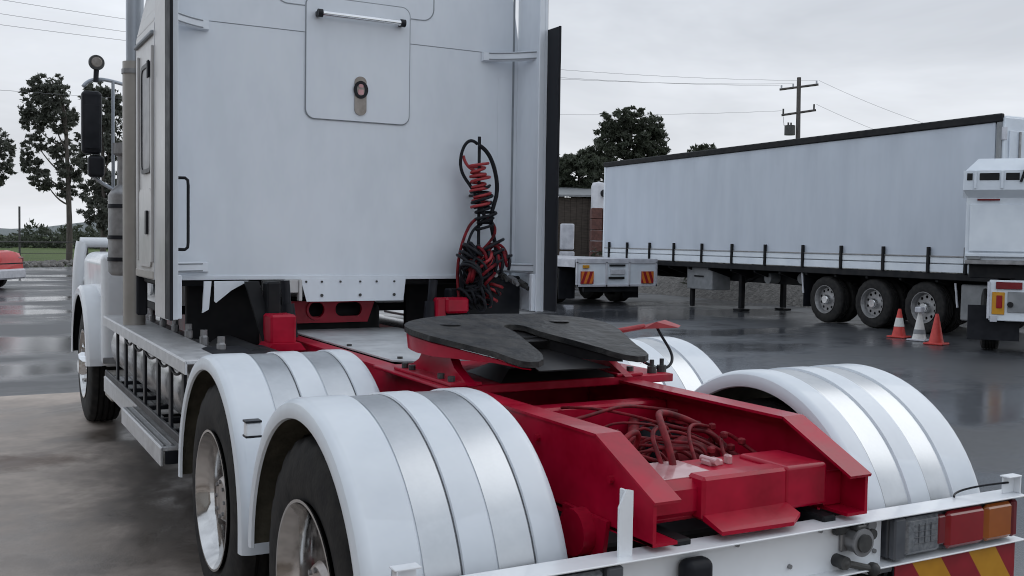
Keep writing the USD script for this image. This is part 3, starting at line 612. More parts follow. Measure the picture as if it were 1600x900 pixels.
# the rear wall: main panel below and above the fold line
part(slp, 'rear_panel', cat([bx(-1.186, 1.186, YS, YS+.0118, 1.40, 2.9035, .002)]), 'panel_white', 20)
part(slp, 'upper_rear_panel', cat([prism([(-1.186, 2.9065), (1.186, 2.9065), (1.12, 3.3), (1.0, 3.64), (-1.0, 3.64), (-1.12, 3.3)], YS-.002, YS+.0118, 'xz')]), 'panel_white', 20)
part(slp, 'panel_seam', bx(-1.18, 1.18, YS+.004, YS+.010, 2.902, 2.908, .001), 'seam_grey', False)
def outline(x0, x1, z0, z1, r, w, y): 
    o = rrect(x0, x1, z0, z1, r); return prism(o.difference(o.buffer(-w)), y-.0035, y, 'xz')
ht = part(slp, 'hatch_door', prism(rrect(-.305, .372, 2.388, 3.125, .055), YS-.009, YS-.0022, 'xz'), 'panel_white', 20)
part(ht, 'hatch_gasket', outline(-.311, .378, 2.382, 3.131, .058, .0085, YS-.0022), 'seam_grey', False)
part(ht, 'upper_outline', prism(rrect(-.50, .545, 3.06, 3.58, .08).difference(rrect(-.493, .538, 3.067, 3.573, .075)).difference(sbox(-.314, 3.0, .382, 3.8)), YS-.0035, YS-.0022, 'xz'), 'seam_grey', False)
hb = part(ht, 'grab_bar', cyl((-.22, YS-.055, 3.018), (.29, YS-.055, 3.018), .0175, 16), 'chrome', 40)
for x in (-.235, .305): part(hb, 'end_mount', cat([cyl((x-.015, YS-.055, 3.018), (x+.015, YS-.055, 3.018), .024, 14), bx(x-.016, x+.016, YS-.055, YS-.009, 3.002, 3.034, .004)]), 'black_plastic', 30)
em = part(ht, 'emblem', prism(rrect(.004, .082, 2.425, 2.665, .036), YS-.016, YS-.009, 'xz'), 'brass', 30, label='upright bronze badge with a dark ring')
part(em, 'emblem_ring', prism(Polygon([(.043+.047*math.cos(a), 2.583+.055*math.sin(a)) for a in np.linspace(0, 2*np.pi, 33)[:-1]]).difference(Polygon([(.043+.027*math.cos(a), 2.583+.036*math.sin(a)) for a in np.linspace(0, 2*np.pi, 33)[:-1]])), YS-.022, YS-.016, 'xz'), 'black_plastic', 30)
part(em, 'emblem_face', cat([prism(rrect(.030, .058, 2.597, 2.619, .006), YS-.021, YS-.016, 'xz'), prism(rrect(.025, .061, 2.552, 2.584, .006), YS-.021, YS-.016, 'xz')]), 'pink_enamel', 30)
part(slp, 'corner_joint', bx(1.128, 1.142, YS-.006, YS-.0005, 1.40, 3.4, .001), 'seam_grey', False)
part(slp, 'corner_joint', bx(-1.142, -1.128, YS-.006, YS-.0005, 1.40, 3.4, .001), 'seam_grey', False)
part(slp, 'bottom_trim', bx(-1.18, 1.18, YS-.012, YS-.0005, 1.398, 1.424, .003), 'panel_white', 20)
# scars and patches of the rear wall
part(slp, 'cover_strip', bx(1.02, 1.10, YS-.003, YS-.0005, 1.5, 2.75, .001), 'panel_white', 20)
# side extenders with rubber edges, and the brackets that brace them
YX, YR = YS-.369, YS-.513
for s in (-1, 1):
    pl_ = prism([(YX, 1.197), (YS-.006, 1.197), (YS-.006, 3.62), (YX, 3.62)], HW-.022, HW-.004); m_ = cat([pl_, bx(HW-.062, HW-.022, YX, YX+.012, 1.197, 3.62, .003)])
    ex = part(slp, 'side_extender', m_ if s > 0 else mirx(m_), 'panel_white', 20)
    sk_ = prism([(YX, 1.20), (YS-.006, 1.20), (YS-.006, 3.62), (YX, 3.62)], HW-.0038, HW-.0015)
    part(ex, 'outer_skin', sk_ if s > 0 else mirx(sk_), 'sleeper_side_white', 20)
    rb_ = cat([prism([(YR, 1.205), (YX+.01, 1.205), (YX+.01, 3.02 if s > 0 else 3.62), (YR, 3.02 if s > 0 else 3.62)], HW-.0035, HW+.006)]+[cyl((HW+.001, YR, 1.205), (HW+.001, YR, 3.02 if s > 0 else 3.62), .009, 10)])
    part(ex, 'rubber_edge', rb_ if s > 0 else mirx(rb_), 'black_rubber', 30)
    part(ex, 'post_foot', bx(min(s*(HW-.085), s*(HW-.024)), max(s*(HW-.085), s*(HW-.024)), YX+.014, YX+.05, 1.20, 1.44, .004), 'panel_white', 20)
    for zb in (2.875, 1.475):
        n_ = 9; t = np.linspace(0, 1, n_)
        pa = [(s*(.89+.285*a), YS-.004-.235*a**1.6, 0) for a in t]
        V = []
        for (x, y, _) in pa: V += [(x, y, zb-.032), (x, y, zb+.032), (x+s*.002, y-.030, zb+.026), (x+s*.002, y-.030, zb-.026)]
        F = []
        for i in range(n_-1):
            for j in range(4):
                k = (j+1) % 4; q = (4*i+j, 4*i+k, 4*i+4+k, 4*i+4+j); F += [(q[0], q[1], q[2]), (q[0], q[2], q[3])]
        F += [(0, 1, 2), (0, 2, 3), (4*n_-4, 4*n_-2, 4*n_-3), (4*n_-4, 4*n_-1, 4*n_-2)]
        bm = fixn(trimesh.Trimesh(V, F, process=False))
        br_ = part(slp, 'extender_bracket', bm, 'panel_white', 30)
        part(br_, 'slot', cat([tube([(x+s*.002, y-.031, zb+.020) for x, y, _ in pa[1:]], .004, 6), tube([(x+s*.002, y-.031, zb-.020) for x, y, _ in pa[1:]], .004, 6)]), 'seam_grey', 30)
# grab handle at the left edge of the rear wall
gh = tube([(-1.15, YX+.05, 1.972), (-1.12, YX+.04, 1.972), (-1.085, YX+.03, 1.972), (-1.072, YX+.025, 1.960), (-1.070, YX+.02, 1.93), (-1.070, YX+.02, 1.75), (-1.070, YX+.02, 1.62), (-1.072, YX+.025, 1.592), (-1.085, YX+.03, 1.580), (-1.12, YX+.04, 1.580), (-1.15, YX+.05, 1.580)], .0085, 8)
part(slp, 'grab_handle', gh, 'black_plastic', True)
# left side of the sleeper
def side(y0, y1, z0, z1, d0, d1, r, name, m, parent=slp):
    return part(parent, name, prism(rrect(y0, y1, z0, z1, r), -1.188-d1, -1.188-d0), m, 20)
dr = side(2.0+.78, 3.50, 1.92, 2.72, .001, .010, .06, 'side_locker_frame', 'sleeper_side_white') if False else None
wn = part(slp, 'side_window', prism(rrect(3.06, 3.40, 2.02, 2.66, .05).difference(rrect(3.085, 3.375, 2.045, 2.635, .04)), -1.202, -1.1885), 'black_plastic', 20)
part(wn, 'pane', prism(rrect(3.085, 3.375, 2.045, 2.635, .04), -1.196, -1.190), 'steel_dull', 20)
part(wn, 'window_catch', bx(-1.215, -1.203, 3.07, 3.11, 2.56, 2.66, .004), 'black_rubber', 20)
lk = part(slp, 'side_locker_door', prism(rrect(3.08, 3.48, 1.47, 1.93, .04), -1.198, -1.189), 'sleeper_side_white', 20)
part(lk, 'door_handle', bx(-1.212, -1.199, 3.14, 3.20, 1.66, 1.80, .004), 'black_plastic', 20)
part(slp, 'side_skirt', bx(-1.192, -1.17, 3.03, 3.66, 1.40, 1.45, .006), 'beige_metal', 20)
part(slp, 'front_seal', bx(-1.186, -1.12, 3.655, 3.70, 1.15, 2.86, .01), 'black_rubber', 20)
part(slp, 'front_seal', bx(1.12, 1.186, 3.655, 3.70, 1.15, 2.86, .01), 'black_rubber', 20)
for k in range(3): part(slp, 'roof_rib', bx(-1.205+.02*k, -1.165+.02*k, 3.03, 3.64, 2.80+.075*k, 2.825+.075*k, .006), 'seam_grey' if k == 0 else 'sleeper_side_white', 20)
for y in (3.03, 3.52): part(slp, 'side_moulding', bx(-1.202, -1.187, y, y+.03, 1.5, 2.74, .004), 'sleeper_side_white', 20)

# ---- exhaust stack, cab, bonnet, guards, mirror
ex_ = part(truck, 'exhaust_stack', cat([cyl((-1.135, 4.1, .98), (-1.135, 4.1, 2.80), .072, 24), ]), 'beige_metal', 40)
part(ex_, 'upper_pipe', cat([cyl((-1.128, 4.1, 2.78), (-1.128, 4.1, 3.85), .056, 22)]), 'grey_blue_metal', 40)
part(ex_, 'clamp', lathe([(0, .073), (0, .079), (.03, .079), (.03, .073)], 24, 'z').apply_translation((-1.135, 4.1, 2.72)), 'steel_dull', 30)
cab = part(truck, 'cab', prism([(-1.0, 1.2), (1.0, 1.2), (1.02, 1.9), (.94, 2.75), (.8, 2.86), (-.8, 2.86), (-.94, 2.75), (-1.02, 1.9)], 3.72, 5.25, 'xz'), 'white_paint', 20)
part(cab, 'door', prism(rrect(4.05, 5.15, 1.25, 2.65, .06), -1.035, -1.022), 'white_paint', 20)
part(cab, 'windscreen', hull([(x, y, z) for x, y, z in ((-.9, 5.26, 2.0), (.9, 5.26, 2.0), (-.85, 5.26, 2.65), (.85, 5.26, 2.65), (-.9, 5.33, 2.0), (.9, 5.33, 2.0))]), 'dark_glass', 20)
ac = part(truck, 'air_cleaner', lathe([(0, 0), (0, .10), (.03, .125), (.62, .125), (.66, .10), (.70, .06), (.92, .055), (.94, .09), (1.02, .09), (1.03, .0)], 24, 'z').apply_translation((-1.02, 5.32, 1.34)), 'steel_dull', 40)
for k, z in enumerate((1.45, 1.62, 1.86)): part(ac, 'band', lathe([(0, .127), (0, .131), (.03, .131), (.03, .127)], 24, 'z').apply_translation((-1.02, 5.32, z)), 'black_plastic', 30)
hood = part(truck, 'bonnet', rbox(-1.10, 1.10, 5.95, 7.45, 1.07, 1.49, .10), 'white_paint', 60)
part(hood, 'bonnet_top', rbox(-.72, .72, 5.3, 7.5, 1.2, 1.85, .12), 'white_paint', 60)
part(hood, 'bonnet_latch', bx(-1.0, -.95, 5.92, 5.965, 1.28, 1.38, .008), 'black_plastic', 20)
for s in (-1, 1):
    fgp = [(1.225, .56), (1.235, .575), (1.232, .62), (1.21, .645), (1.13, .655), (.86, .655)]
    part(truck, 'front_guard', sweep(fgp, 6.60, .62, .62, s, cz=.56), 'white_paint', 35)
    fu = sweep([(1.218, .56), (1.2, .635), (.86, .640)], 6.60, .62, .62, s, cz=.56); fu.invert()
    part(truck, 'front_guard_liner', fu, 'chassis_black', 35)
    rp = rbox(-1.125, -.70, 5.86, 6.0, .555, 1.50, .06); part(truck, 'guard_rear_panel', rp if s < 0 else mirx(rp), 'white_paint', 20)
    tr = bx(-1.12, -.70, 5.845, 5.862, .59, .64, .004); part(truck, 'panel_trim', tr if s < 0 else mirx(tr), 'steel_dull', 20)
part(truck, 'step_box', cat([bx(-1.10, -.72, 5.50, 5.9, .32, .53, .01)]), 'beige_metal', 20)
# bull bar in front
bb = cat([tube(spline([(-1.12, 7.70, .55), (-1.12, 7.72, 1.0), (-1.10, 7.72, 1.45), (-1.08, 7.72, 1.58)], 20), .055, 14), tube([(-1.10, 7.72, 1.575), (-.6, 7.72, 1.575), (1.1, 7.72, 1.575)], .05, 14), tube([(-1.12, 7.72, 1.2), (1.12, 7.72, 1.2)], .04, 12), tube(spline([(1.12, 7.70, .55), (1.12, 7.72, 1.0), (1.10, 7.72, 1.58)], 20), .055, 14)])
part(truck, 'bull_bar', bb, 'white_paint', 50)
# left mirror with its arms and round spot mirror
mr = part(truck, 'door_mirror', rbox(-1.315, -1.165, 5.46, 5.56, 2.28, 2.77, .035), 'black_plastic', 60)
part(mr, 'mirror_glass', bx(-1.295, -1.185, 5.452, 5.46, 2.32, 2.66, .003), 'black_plastic', 20)
part(mr, 'lower_mirror', rbox(-1.27, -1.15, 5.45, 5.53, 2.10, 2.27, .03), 'black_plastic', 60)
part(mr, 'mirror_arm', cat([tube(spline([(-1.30, 5.52, 2.80), (-1.24, 5.52, 2.855), (-1.1, 5.50, 2.86), (-.9, 5.3, 2.84)], 24), .014, 8), tube(spline([(-1.24, 5.52, 2.12), (-1.1, 5.48, 2.02), (-.98, 5.3, 2.0)], 16), .014, 8), tube([(-1.085, 5.48, 2.86), (-1.085, 5.48, 2.0)], .013, 8)]), 'grey_blue_metal', True)
sp_ = part(mr, 'spot_mirror', lathe([(0, 0), (0, .055), (.02, .06), (.05, .04), (.06, 0)], 24, 'y').apply_translation((-1.205, 5.46, 2.99)), 'dark_fitting', 40)
part(sp_, 'spot_mirror_glass', lathe([(-.006, 0), (-.006, .035), (-.001, .04)], 20, 'y').apply_translation((-1.205, 5.46, 2.99)), 'brass', 40)
part(sp_, 'spot_mirror_stem', cyl((-1.21, 5.49, 2.84), (-1.205, 5.49, 2.94), .02, 10), 'black_plastic', 40)
rm = part(truck, 'door_mirror', rbox(1.165, 1.315, 5.46, 5.56, 2.28, 2.77, .035), 'black_plastic', 60)

# ---- fuel tank with strap cage, tread plates and steps (both sides)
for s in (-1, 1):
    def S(m): return m if s < 0 else mirx(m)
    tk = part(truck, 'fuel_tank', S(fixn(lathe([(2.05, 0), (2.05, .20), (2.09, .225), (5.2, .225), (5.25, .2), (5.25, 0)], 40, 'y').apply_translation((-.915, 0, .80)))), 'tank_alloy', 40)
    ys = (2.26, 2.62, 3.0, 3.47, 3.87, 4.25, 4.65)
    for k, y in enumerate(ys):
        part(tk, 'strap', S(cat([bx(-1.174, -1.158, y-.03, y+.03, .60, 1.02, .003), bx(-1.165, -.80, y-.022, y+.022, .575, .60, .003)])), 'black_plastic', 20)
        if k < len(ys)-1 and k < 5:
            t = np.linspace(0, 1, 10); part(tk, 'tie_cable', S(tube(np.c_[np.full(10, -1.176), y+.02+(ys[k+1]-y-.04)*t, .96-.035*np.sin(np.pi*t)], .008, 6)), 'black_rubber', True)
    part(tk, 'cage_rail', S(bx(-1.184, -1.166, 2.1, 5.2, .575, .620, .003)), 'black_plastic', 20)
    part(truck, 'tread_plate', S(cat([bx(-1.225, -.99, 1.93, 4.95, 1.035, 1.055, .004), bx(-1.229, -1.215, 1.93, 4.95, .985, 1.05, .003)])), 'tread_alloy', 20)
    for y in np.arange(2.3, 4.6, .42): part(truck, 'tread_clamp', S(cat([bx(-.99, -.95, y-.03, y+.03, 1.04, 1.10, .01), cyl((-.97, y, 1.09), (-.97, y, 1.13), .02, 8)])), 'steel_dull', 20)
    stp = part(truck, 'step', S(cat([bx(-1.235, -1.05, 2.52, 3.95, .50, .524, .004), bx(-1.239, -1.225, 2.52, 3.95, .42, .52, .003)])), 'tread_alloy', 20)
    for k in range(4): part(stp, 'grip_rib', S(bx(-1.22+.042*k, -1.205+.042*k, 2.55, 3.92, .5245, .530, .002)), 'steel_dull', False)
    part(stp, 'end_cap', S(bx(-1.215, -1.09, 2.515, 2.53, .43, .50, .002)), 'black_plastic', 20)
    st2 = part(truck, 'step', S(cat([bx(-1.14, -.93, 3.97, 5.6, .50, .524, .004), bx(-1.144, -1.13, 3.97, 5.6, .40, .52, .003)])), 'tread_alloy', 20)
    for k in range(4): part(st2, 'grip_rib', S(bx(-1.12+.045*k, -1.105+.045*k, 3.99, 5.57, .5245, .530, .002)), 'steel_dull', False)
    for y in (2.7, 3.7, 4.4, 5.4): part(truck, 'step_bracket', S(bx(-1.10, -.75, y-.02, y+.02, .44, .50, .004)), 'chassis_black', 20)

# ---- coiled air and electric lines on their pole
YH = 2.86
part(truck, 'hose_pole', cat([tube([(.815, YH, 2.33), (.82, YH, 1.45)], .011, 8), tube([(.82, YH, 1.95), (.82, YS, 1.95)], .01, 8)]), 'black_plastic', True)
hz = []
part(truck, 'electric_cable', tube(spline([(.79, YH-.02, 2.28), (.72, YH-.03, 2.29), (.675, YH-.02, 2.20), (.70, YH, 2.08), (.76, YH, 2.0), (.80, YH-.04, 1.9), (.86, YH-.02, 1.78)], 50), .011, 8), 'black_rubber', True)
part(truck, 'electric_cable', tube(spline([(.80, YH-.03, 2.27), (.87, YH-.02, 2.22), (.925, YH-.02, 2.10), (.935, YH-.02, 1.95), (.90, YH-.02, 1.82), (.93, YH, 1.68), (.95, YH, 1.54)], 50), .014, 8), 'black_rubber', True)
part(truck, 'coiled_air_line', tube(helix((.79, YH-.03, 2.15), (.82, YH-.03, 1.88), .052, 8.5, 18, .8, 1), .010, 6), 'red_coil', True)
part(truck, 'coiled_air_line', tube(helix((.81, YH-.03, 2.00), (.86, YH-.03, 1.74), .058, 7.5, 18, .8, 2), .010, 6), 'black_rubber', True)
part(truck, 'coiled_air_line', tube(spline([(.70, YH, 2.2), (.73, YH-.02, 2.13), (.80, YH-.03, 2.10)], 14), .010, 6), 'red_coil', True)
part(truck, 'air_hose', tube(spline([(.83, YH, 1.80), (.77, YH-.02, 1.78), (.70, YH-.02, 1.66), (.66, YH-.02, 1.45), (.655, YH-.06, 1.28)], 30), .010, 6), 'red_hose', True)
part(truck, 'air_hose', tube(spline([(.84, YH, 1.76), (.77, YH-.02, 1.72), (.72, YH-.02, 1.58), (.705, YH-.02, 1.4), (.70, YH-.04, 1.26)], 30), .009, 6), 'black_rubber', True)
part(truck, 'air_hose', tube(spline([(.86, YH, 1.82), (.93, YH-.02, 1.72), (.86, YH-.03, 1.62), (.80, YH-.02, 1.56), (.9, YH-.02, 1.63), (1.0, YH-.02, 1.60), (1.02, YH-.02, 1.52)], 40), .010, 6), 'red_hose', True)
random.seed(11)
loops = []
for k in range(20):
    cx_, cz_ = .70+.21*random.random(), 1.24+.34*random.random(); R_ = .045+.04*random.random()
    if cz_ > 1.45 and cx_ > 1.05: cx_ -= .1
    d = np.array([random.uniform(-.09, .09), random.uniform(-.03, .03), random.uniform(-.07, .07)])
    a = np.array([cx_, YH-.05-.07*random.random(), cz_])
    part(truck, 'coiled_air_line', tube(helix(a-d, a+d, R_, 2.4+1.5*random.random(), 16, .9, k), .0105, 6), ('black_rubber', 'red_coil', 'black_plastic', 'black_rubber', 'red_hose', 'black_rubber', 'red_hose', 'black_plastic')[k % 8], True)
for k in range(5):
    x = .80+.08*k; part(truck, 'line_fitting', cat([cyl((x, YH-.02, 1.50-.03*k), (x, YH-.10, 1.48-.03*k), .022, 12), cyl((x, YH-.10, 1.48-.03*k), (x, YH-.14, 1.46-.03*k), .014, 10)]), ('dark_fitting', 'steel_dull')[k % 2], 30)

# ================================================================== the curtain-sided trailer
TA, TB = np.array([14.87, 22.37]), np.array([13.95, 8.57])      # lower left corner of the curtain: front (far) and rear (near)
td = (TB-TA)/np.linalg.norm(TB-TA); tang = math.atan2(td[1], td[0])   # local +x runs to the rear; +y to the trailer's far side
TL = 13.83
tr = thing('curtain_trailer', 'long white curtain-sided trailer with a black roof edge standing across the yard', 'trailer', (TA[0], TA[1], 0), tang, local=True)
# local y: the side we see is y=0, the trailer extends to +y
def cloth(x0, x1, z0, z1, n=90, m=12, seed=0):
    X, Z = np.meshgrid(np.linspace(x0, x1, n), np.linspace(z0, z1, m), indexing='ij')
    fade = np.clip(np.minimum((Z-z0)/.35, (z1-Z)/.25), 0, 1)
    Y = -fade*(.010*np.sin(X*2*np.pi/1.17)+.006*np.sin(X*5.1+Z*.4+seed)+.010*meshkit.noise(np.c_[(X*1.3).ravel(), (Z*.35).ravel(), np.full(X.size, seed)]).reshape(X.shape))
    V = np.c_[X.ravel(), Y.ravel(), Z.ravel()]; F = []
    for i in range(n-1):
        for j in range(m-1):
            q = (i*m+j, (i+1)*m+j, (i+1)*m+j+1, i*m+j+1); F += [(q[0], q[1], q[2]), (q[0], q[2], q[3])]
    return trimesh.Trimesh(V, F, process=False)
SIGN = 1 if np.cross(td, [fwd[0], fwd[1]]) > 0 else -1           # which local side lies away from the camera
def ty(m):
    if SIGN < 0:
        m = m.copy(); m.vertices[:, 1] *= -1; m.invert()
    return m
def tp(name, m, mt, parent=None, sm=25, **k): return part(parent or tr, name, ty(m), mt, sm, **k)
tp('body', cat([bx(.02, TL-.02, .03, 2.46, 1.22, 3.86, .01)]), 'trailer_white')
cuts = np.linspace(.12, TL-.13, 10)
for i in range(3): tp('curtain_panel', cloth(cuts[3*i], cuts[3*i+3]-.002, 1.50, 3.88, 110, 12, i), 'curtain_fabric', sm=50)
tp('roof', cat([bx(0, TL, .0, 2.49, 3.90, 3.99, .02)]), 'trailer_white')
tp('roof_rail', bx(-.02, TL+.01, -.035, .06, 3.87, 4.02, .02), 'chassis_black')
tp('front_corner', bx(-.01, .11, -.02, .1, 1.2, 3.9, .02), 'trailer_white'); tp('rear_corner', bx(TL-.10, TL, -.025, .1, 1.2, 3.88, .02), 'grey_box')
tp('rear_frame', bx(TL-.02, TL+.05, .02, 2.47, 1.15, 3.95, .015), 'trailer_white')
for k in range(2): tp('rear_door', bx(TL+.051, TL+.08, .12+1.14*k, 1.22+1.14*k, 1.25, 3.72, .008), 'trailer_white')
tp('door_rod', cyl((TL+.10, .35, 1.25), (TL+.10, .35, 3.7), .02, 10), 'steel_dull'); tp('rear_lamp', bx(TL+.0, TL+.06, -.01, .08, 3.55, 3.78, .01), 'wrap_white')
px = [.43, 1.44, 2.62, 3.8, 5.06, 6.3, 7.55, 8.84, 10.02, 11.2, 12.34, 13.2]
ed = [.1]+px+[TL-.08]
for i in range(len(ed)-1):
    a, b = ed[i]+.03, ed[i+1]-.03
    gt = tp('side_gate', cat([bx(a, b, -.035, -.008, 1.19, 1.34, .006), bx(a, b, -.032, -.008, 1.36, 1.47, .006)]), 'trailer_white', kind='stuff')
    tp('gate_rail', bx(a, b, -.045, -.010, 1.475, 1.50, .004), 'steel_dull', gt)
for x in px: tp('gate_post', bx(x-.028, x+.028, -.075, -.01, 1.17, 1.66, .008), 'chassis_black')
tp('side_rail', bx(0, TL, -.03, .06, 1.05, 1.175, .01), 'chassis_black'); tp('chassis_beam', bx(.3, TL-.1, .7, .85, .72, 1.1, .01), 'chassis_black'); tp('chassis_beam', bx(.3, TL-.1, 1.65, 1.8, .72, 1.1, .01), 'chassis_black')
for x in np.arange(.8, 13.4, .9): tp('outrigger', hull([(xx, y, z) for xx in (x-.03, x+.03) for y, z in ((.02, 1.05), (.02, 1.0), (.75, .78), (.75, 1.05))]), 'chassis_black', sm=15)
for y in (.55, 1.85):
    tp('landing_leg', cat([bx(5.9, 6.02, y-.06, y+.06, .06, 1.1, .01), bx(5.8, 6.12, y-.14, y+.14, .0, .05, .01)]), 'chassis_black')
tp('leg_brace', cyl((5.96, .6, .7), (6.7, .75, 1.0), .03, 8), 'chassis_black')
tb_ = tp('tool_box', bx(4.2, 5.3, .12, .7, .48, 1.06, .02), 'grey_box'); tp('box_latch', bx(4.55, 4.95, .10, .125, .80, .84, .006), 'chassis_black', tb_)
tp('box_stand', bx(4.24, 4.34, .2, .3, 0.02, .48, .008), 'chassis_black'); 
tp('air_reservoir', cyl((7.1, .42, .86), (7.1, .9, .86), .13, 18), 'grey_box', sm=40); tp('air_reservoir', cyl((8.35, .35, .9), (8.35, .8, .9), .12, 18), 'grey_box', sm=40)
tw = None
for x in (9.50, 10.87, 12.20):
    for yy, fl in ((.02, 1), (2.1, -1)):
        if tw is None:
            tw = Node(numbered(tr.path+'/wheel')); xf = UsdGeom.Xform.Define(stage, tw.path); xf.AddTranslateOp().Set(Gf.Vec3d(x, SIGN*.02, .50))
            def W(m): v = np.array(m.vertices); return fixn(trimesh.Trimesh(np.c_[v[:, 1], SIGN*(v[:, 0]+.14), v[:, 2]], m.faces, process=False))
            part(tw, 'tyre', W(tyre_mesh(.50, .135, 48)), 'tyre_rubber', 40); part(tw, 'rim', W(b_), 'steel_dull', 35)
            part(tw, 'disc', W(holes_disc(-.05, .10, .254, 10, .030, .205)), 'steel_dull', 30); part(tw, 'hub', W(lathe([(-.04, .11), (-.12, .10), (-.15, .08), (-.15, 0)], 28)), 'chrome', 30)
            part(tw, 'inner_tyre', W(shift(tyre_mesh(.50, .135, 32), (.32, 0, 0))), 'tyre_rubber', 40)
        else: copy_part(tr, tw.path, 'wheel', (x, SIGN*(.02 if fl > 0 else 2.44), .50), fl < 0)
    tp('axle', cyl((x, .3, .5), (x, 2.2, .5), .07, 12), 'chassis_black', sm=40)
    tp('suspension_arm', hull([(xx, y, z) for xx, z in ((x-.55, .80), (x-.5, .62), (x+.1, .40), (x+.12, .62)) for y in (.72, .82)]), 'chassis_black', sm=15)
tp('mud_flap', bx(8.78, 8.80, .05, .62, .30, 1.0, .004), 'black_rubber'); tp('mud_flap_stay', cyl((8.80, .04, .60), (8.74, .04, 1.05), .02, 8), 'wrap_white'); tp('mud_flap_stay', cyl((12.98, .04, .55), (12.92, .04, 1.0), .02, 8), 'wrap_white')
tp('spare_box', bx(13.02, 13.72, .06, .6, .32, .98, .02), 'grey_box'); tp('rear_bumper', bx(TL-.05, TL+.04, .1, 2.4, .45, .60, .01), 'chassis_black')
tp('mud_flap', bx(13.72, 13.75, .05, .65, .2, .95, .004), 'black_rubber')

# ================================================================== white tipper at the right edge
ta = math.atan2(-.79, .61)
tip = thing('tipper_truck', 'white tipper body with a covered rim, cut off by the right edge of the picture', 'truck', (11.83, 7.64, 0), ta, local=True)
def pp(name, m, mt, parent=None, sm=25): return part(parent or tip, name, m, mt, sm)
pp('body', hull([(x, y, z) for x, y in ((0.03, 0), (2.6, 0), (2.6, 1.35), (.03, 1.35)) for z in (1.40, 2.50)]), 'trailer_white')
pp('tailgate', bx(.08, 2.55, -.03, -.004, 1.60, 2.34, .01), 'trailer_white'); pp('tailgate_rail', bx(.03, 2.6, -.06, -.004, 1.52, 1.575, .008), 'trailer_white'); pp('tailgate_rail', bx(.03, 2.6, -.05, -.004, 1.40, 1.47, .008), 'steel_dull')
pp('hinge', bx(.06, .26, -.05, -.004, 1.475, 1.52, .006), 'grey_box')
hp = pp('hopper_rim', hull([(x, y, z) for x, y, z in ((-.03, -.12, 2.56), (2.7, -.12, 2.56), (-.03, -.12, 2.86), (2.7, -.12, 2.86), (.05, 0, 2.44), (2.6, 0, 2.44), (-.03, 1.4, 2.86), (2.7, 1.4, 2.86), (-.03, 1.4, 2.5), (2.7, 1.4, 2.5))]), 'trailer_white')
pp('rolled_cover', hull([(x, y, z) for x, y, z in ((.0, -.10, 2.862), (.86, -.10, 2.862), (.18, .1, 3.06), (.82, .1, 3.06), (.18, 1.2, 3.06), (.82, 1.2, 3.06), (0, 1.35, 2.862), (.86, 1.35, 2.862))]), 'trailer_white', hp)
for a, b in ((.02, .10), (.20, .48), (.57, .76)): pp('dark_opening', bx(a, b, -.128, -.119, 2.71, 2.82, .003), 'chassis_black', hp)
for a in (.14, .52): pp('rim_post', bx(a-.02, a+.02, -.14, -.118, 2.58, 2.86, .005), 'trailer_white', hp)
pp('cover_arm', hull([(x, y, z) for x, y, z in ((.76, -.16, 2.68), (.80, -.16, 2.68), (.86, -.16, 3.04), (.90, -.16, 3.04), (.76, -.13, 2.68), (.80, -.13, 2.68), (.86, -.13, 3.04), (.90, -.13, 3.04))]), 'chassis_black', hp)
pp('body_mark', bx(.18, .50, -.036, -.031, 2.395, 2.425, .002), 'lens_dark_red')
pp('chassis', cat([bx(.1, 2.5, .1, 1.3, 1.18, 1.395, .01), bx(.75, .9, .1, 1.4, .7, 1.2, .01), bx(1.6, 1.75, .1, 1.4, .7, 1.2, .01)]), 'chassis_black')
lp = pp('lamp_panel', bx(.40, 2.1, .0, .05, .52, 1.16, .01), 'trailer_white'); pp('panel_edge', bx(.37, .41, -.02, .06, .55, 1.13, .006), 'wrap_white', lp)
pp('red_reflector', bx(.49, .86, -.03, -.002, 1.02, 1.13, .005), 'lens_dark_red', lp); pp('amber_frame', bx(.44, .62, -.02, -.002, .62, .97, .006), 'reflector_yellow', lp); pp('red_lamp', bx(.50, .585, -.03, -.018, .72, .92, .006), 'lens_red', lp)
pp('number_plate', bx(.66, .96, -.02, -.002, .66, .98, .005), 'grey_box', lp); pp('plug', cyl((.70, -.05, .78), (.70, 0, .78), .045, 14), 'chassis_black', lp); pp('corner_marker', bx(.42, .52, -.02, -.002, .50, .60, .006), 'wrap_white', lp)
for x in (.45, 2.2):
    t = fixn(trimesh.Trimesh(np.array(tyre_mesh(.5, .14, 40).vertices), tyre_mesh(.5, .14, 40).faces, process=False)); pp('tyre', shift(t, (x, .75, .5)), 'tyre_rubber', None, 40)
pp('mud_flap', bx(.1, .85, .15, .17, .2, .75, .004), 'black_rubber')

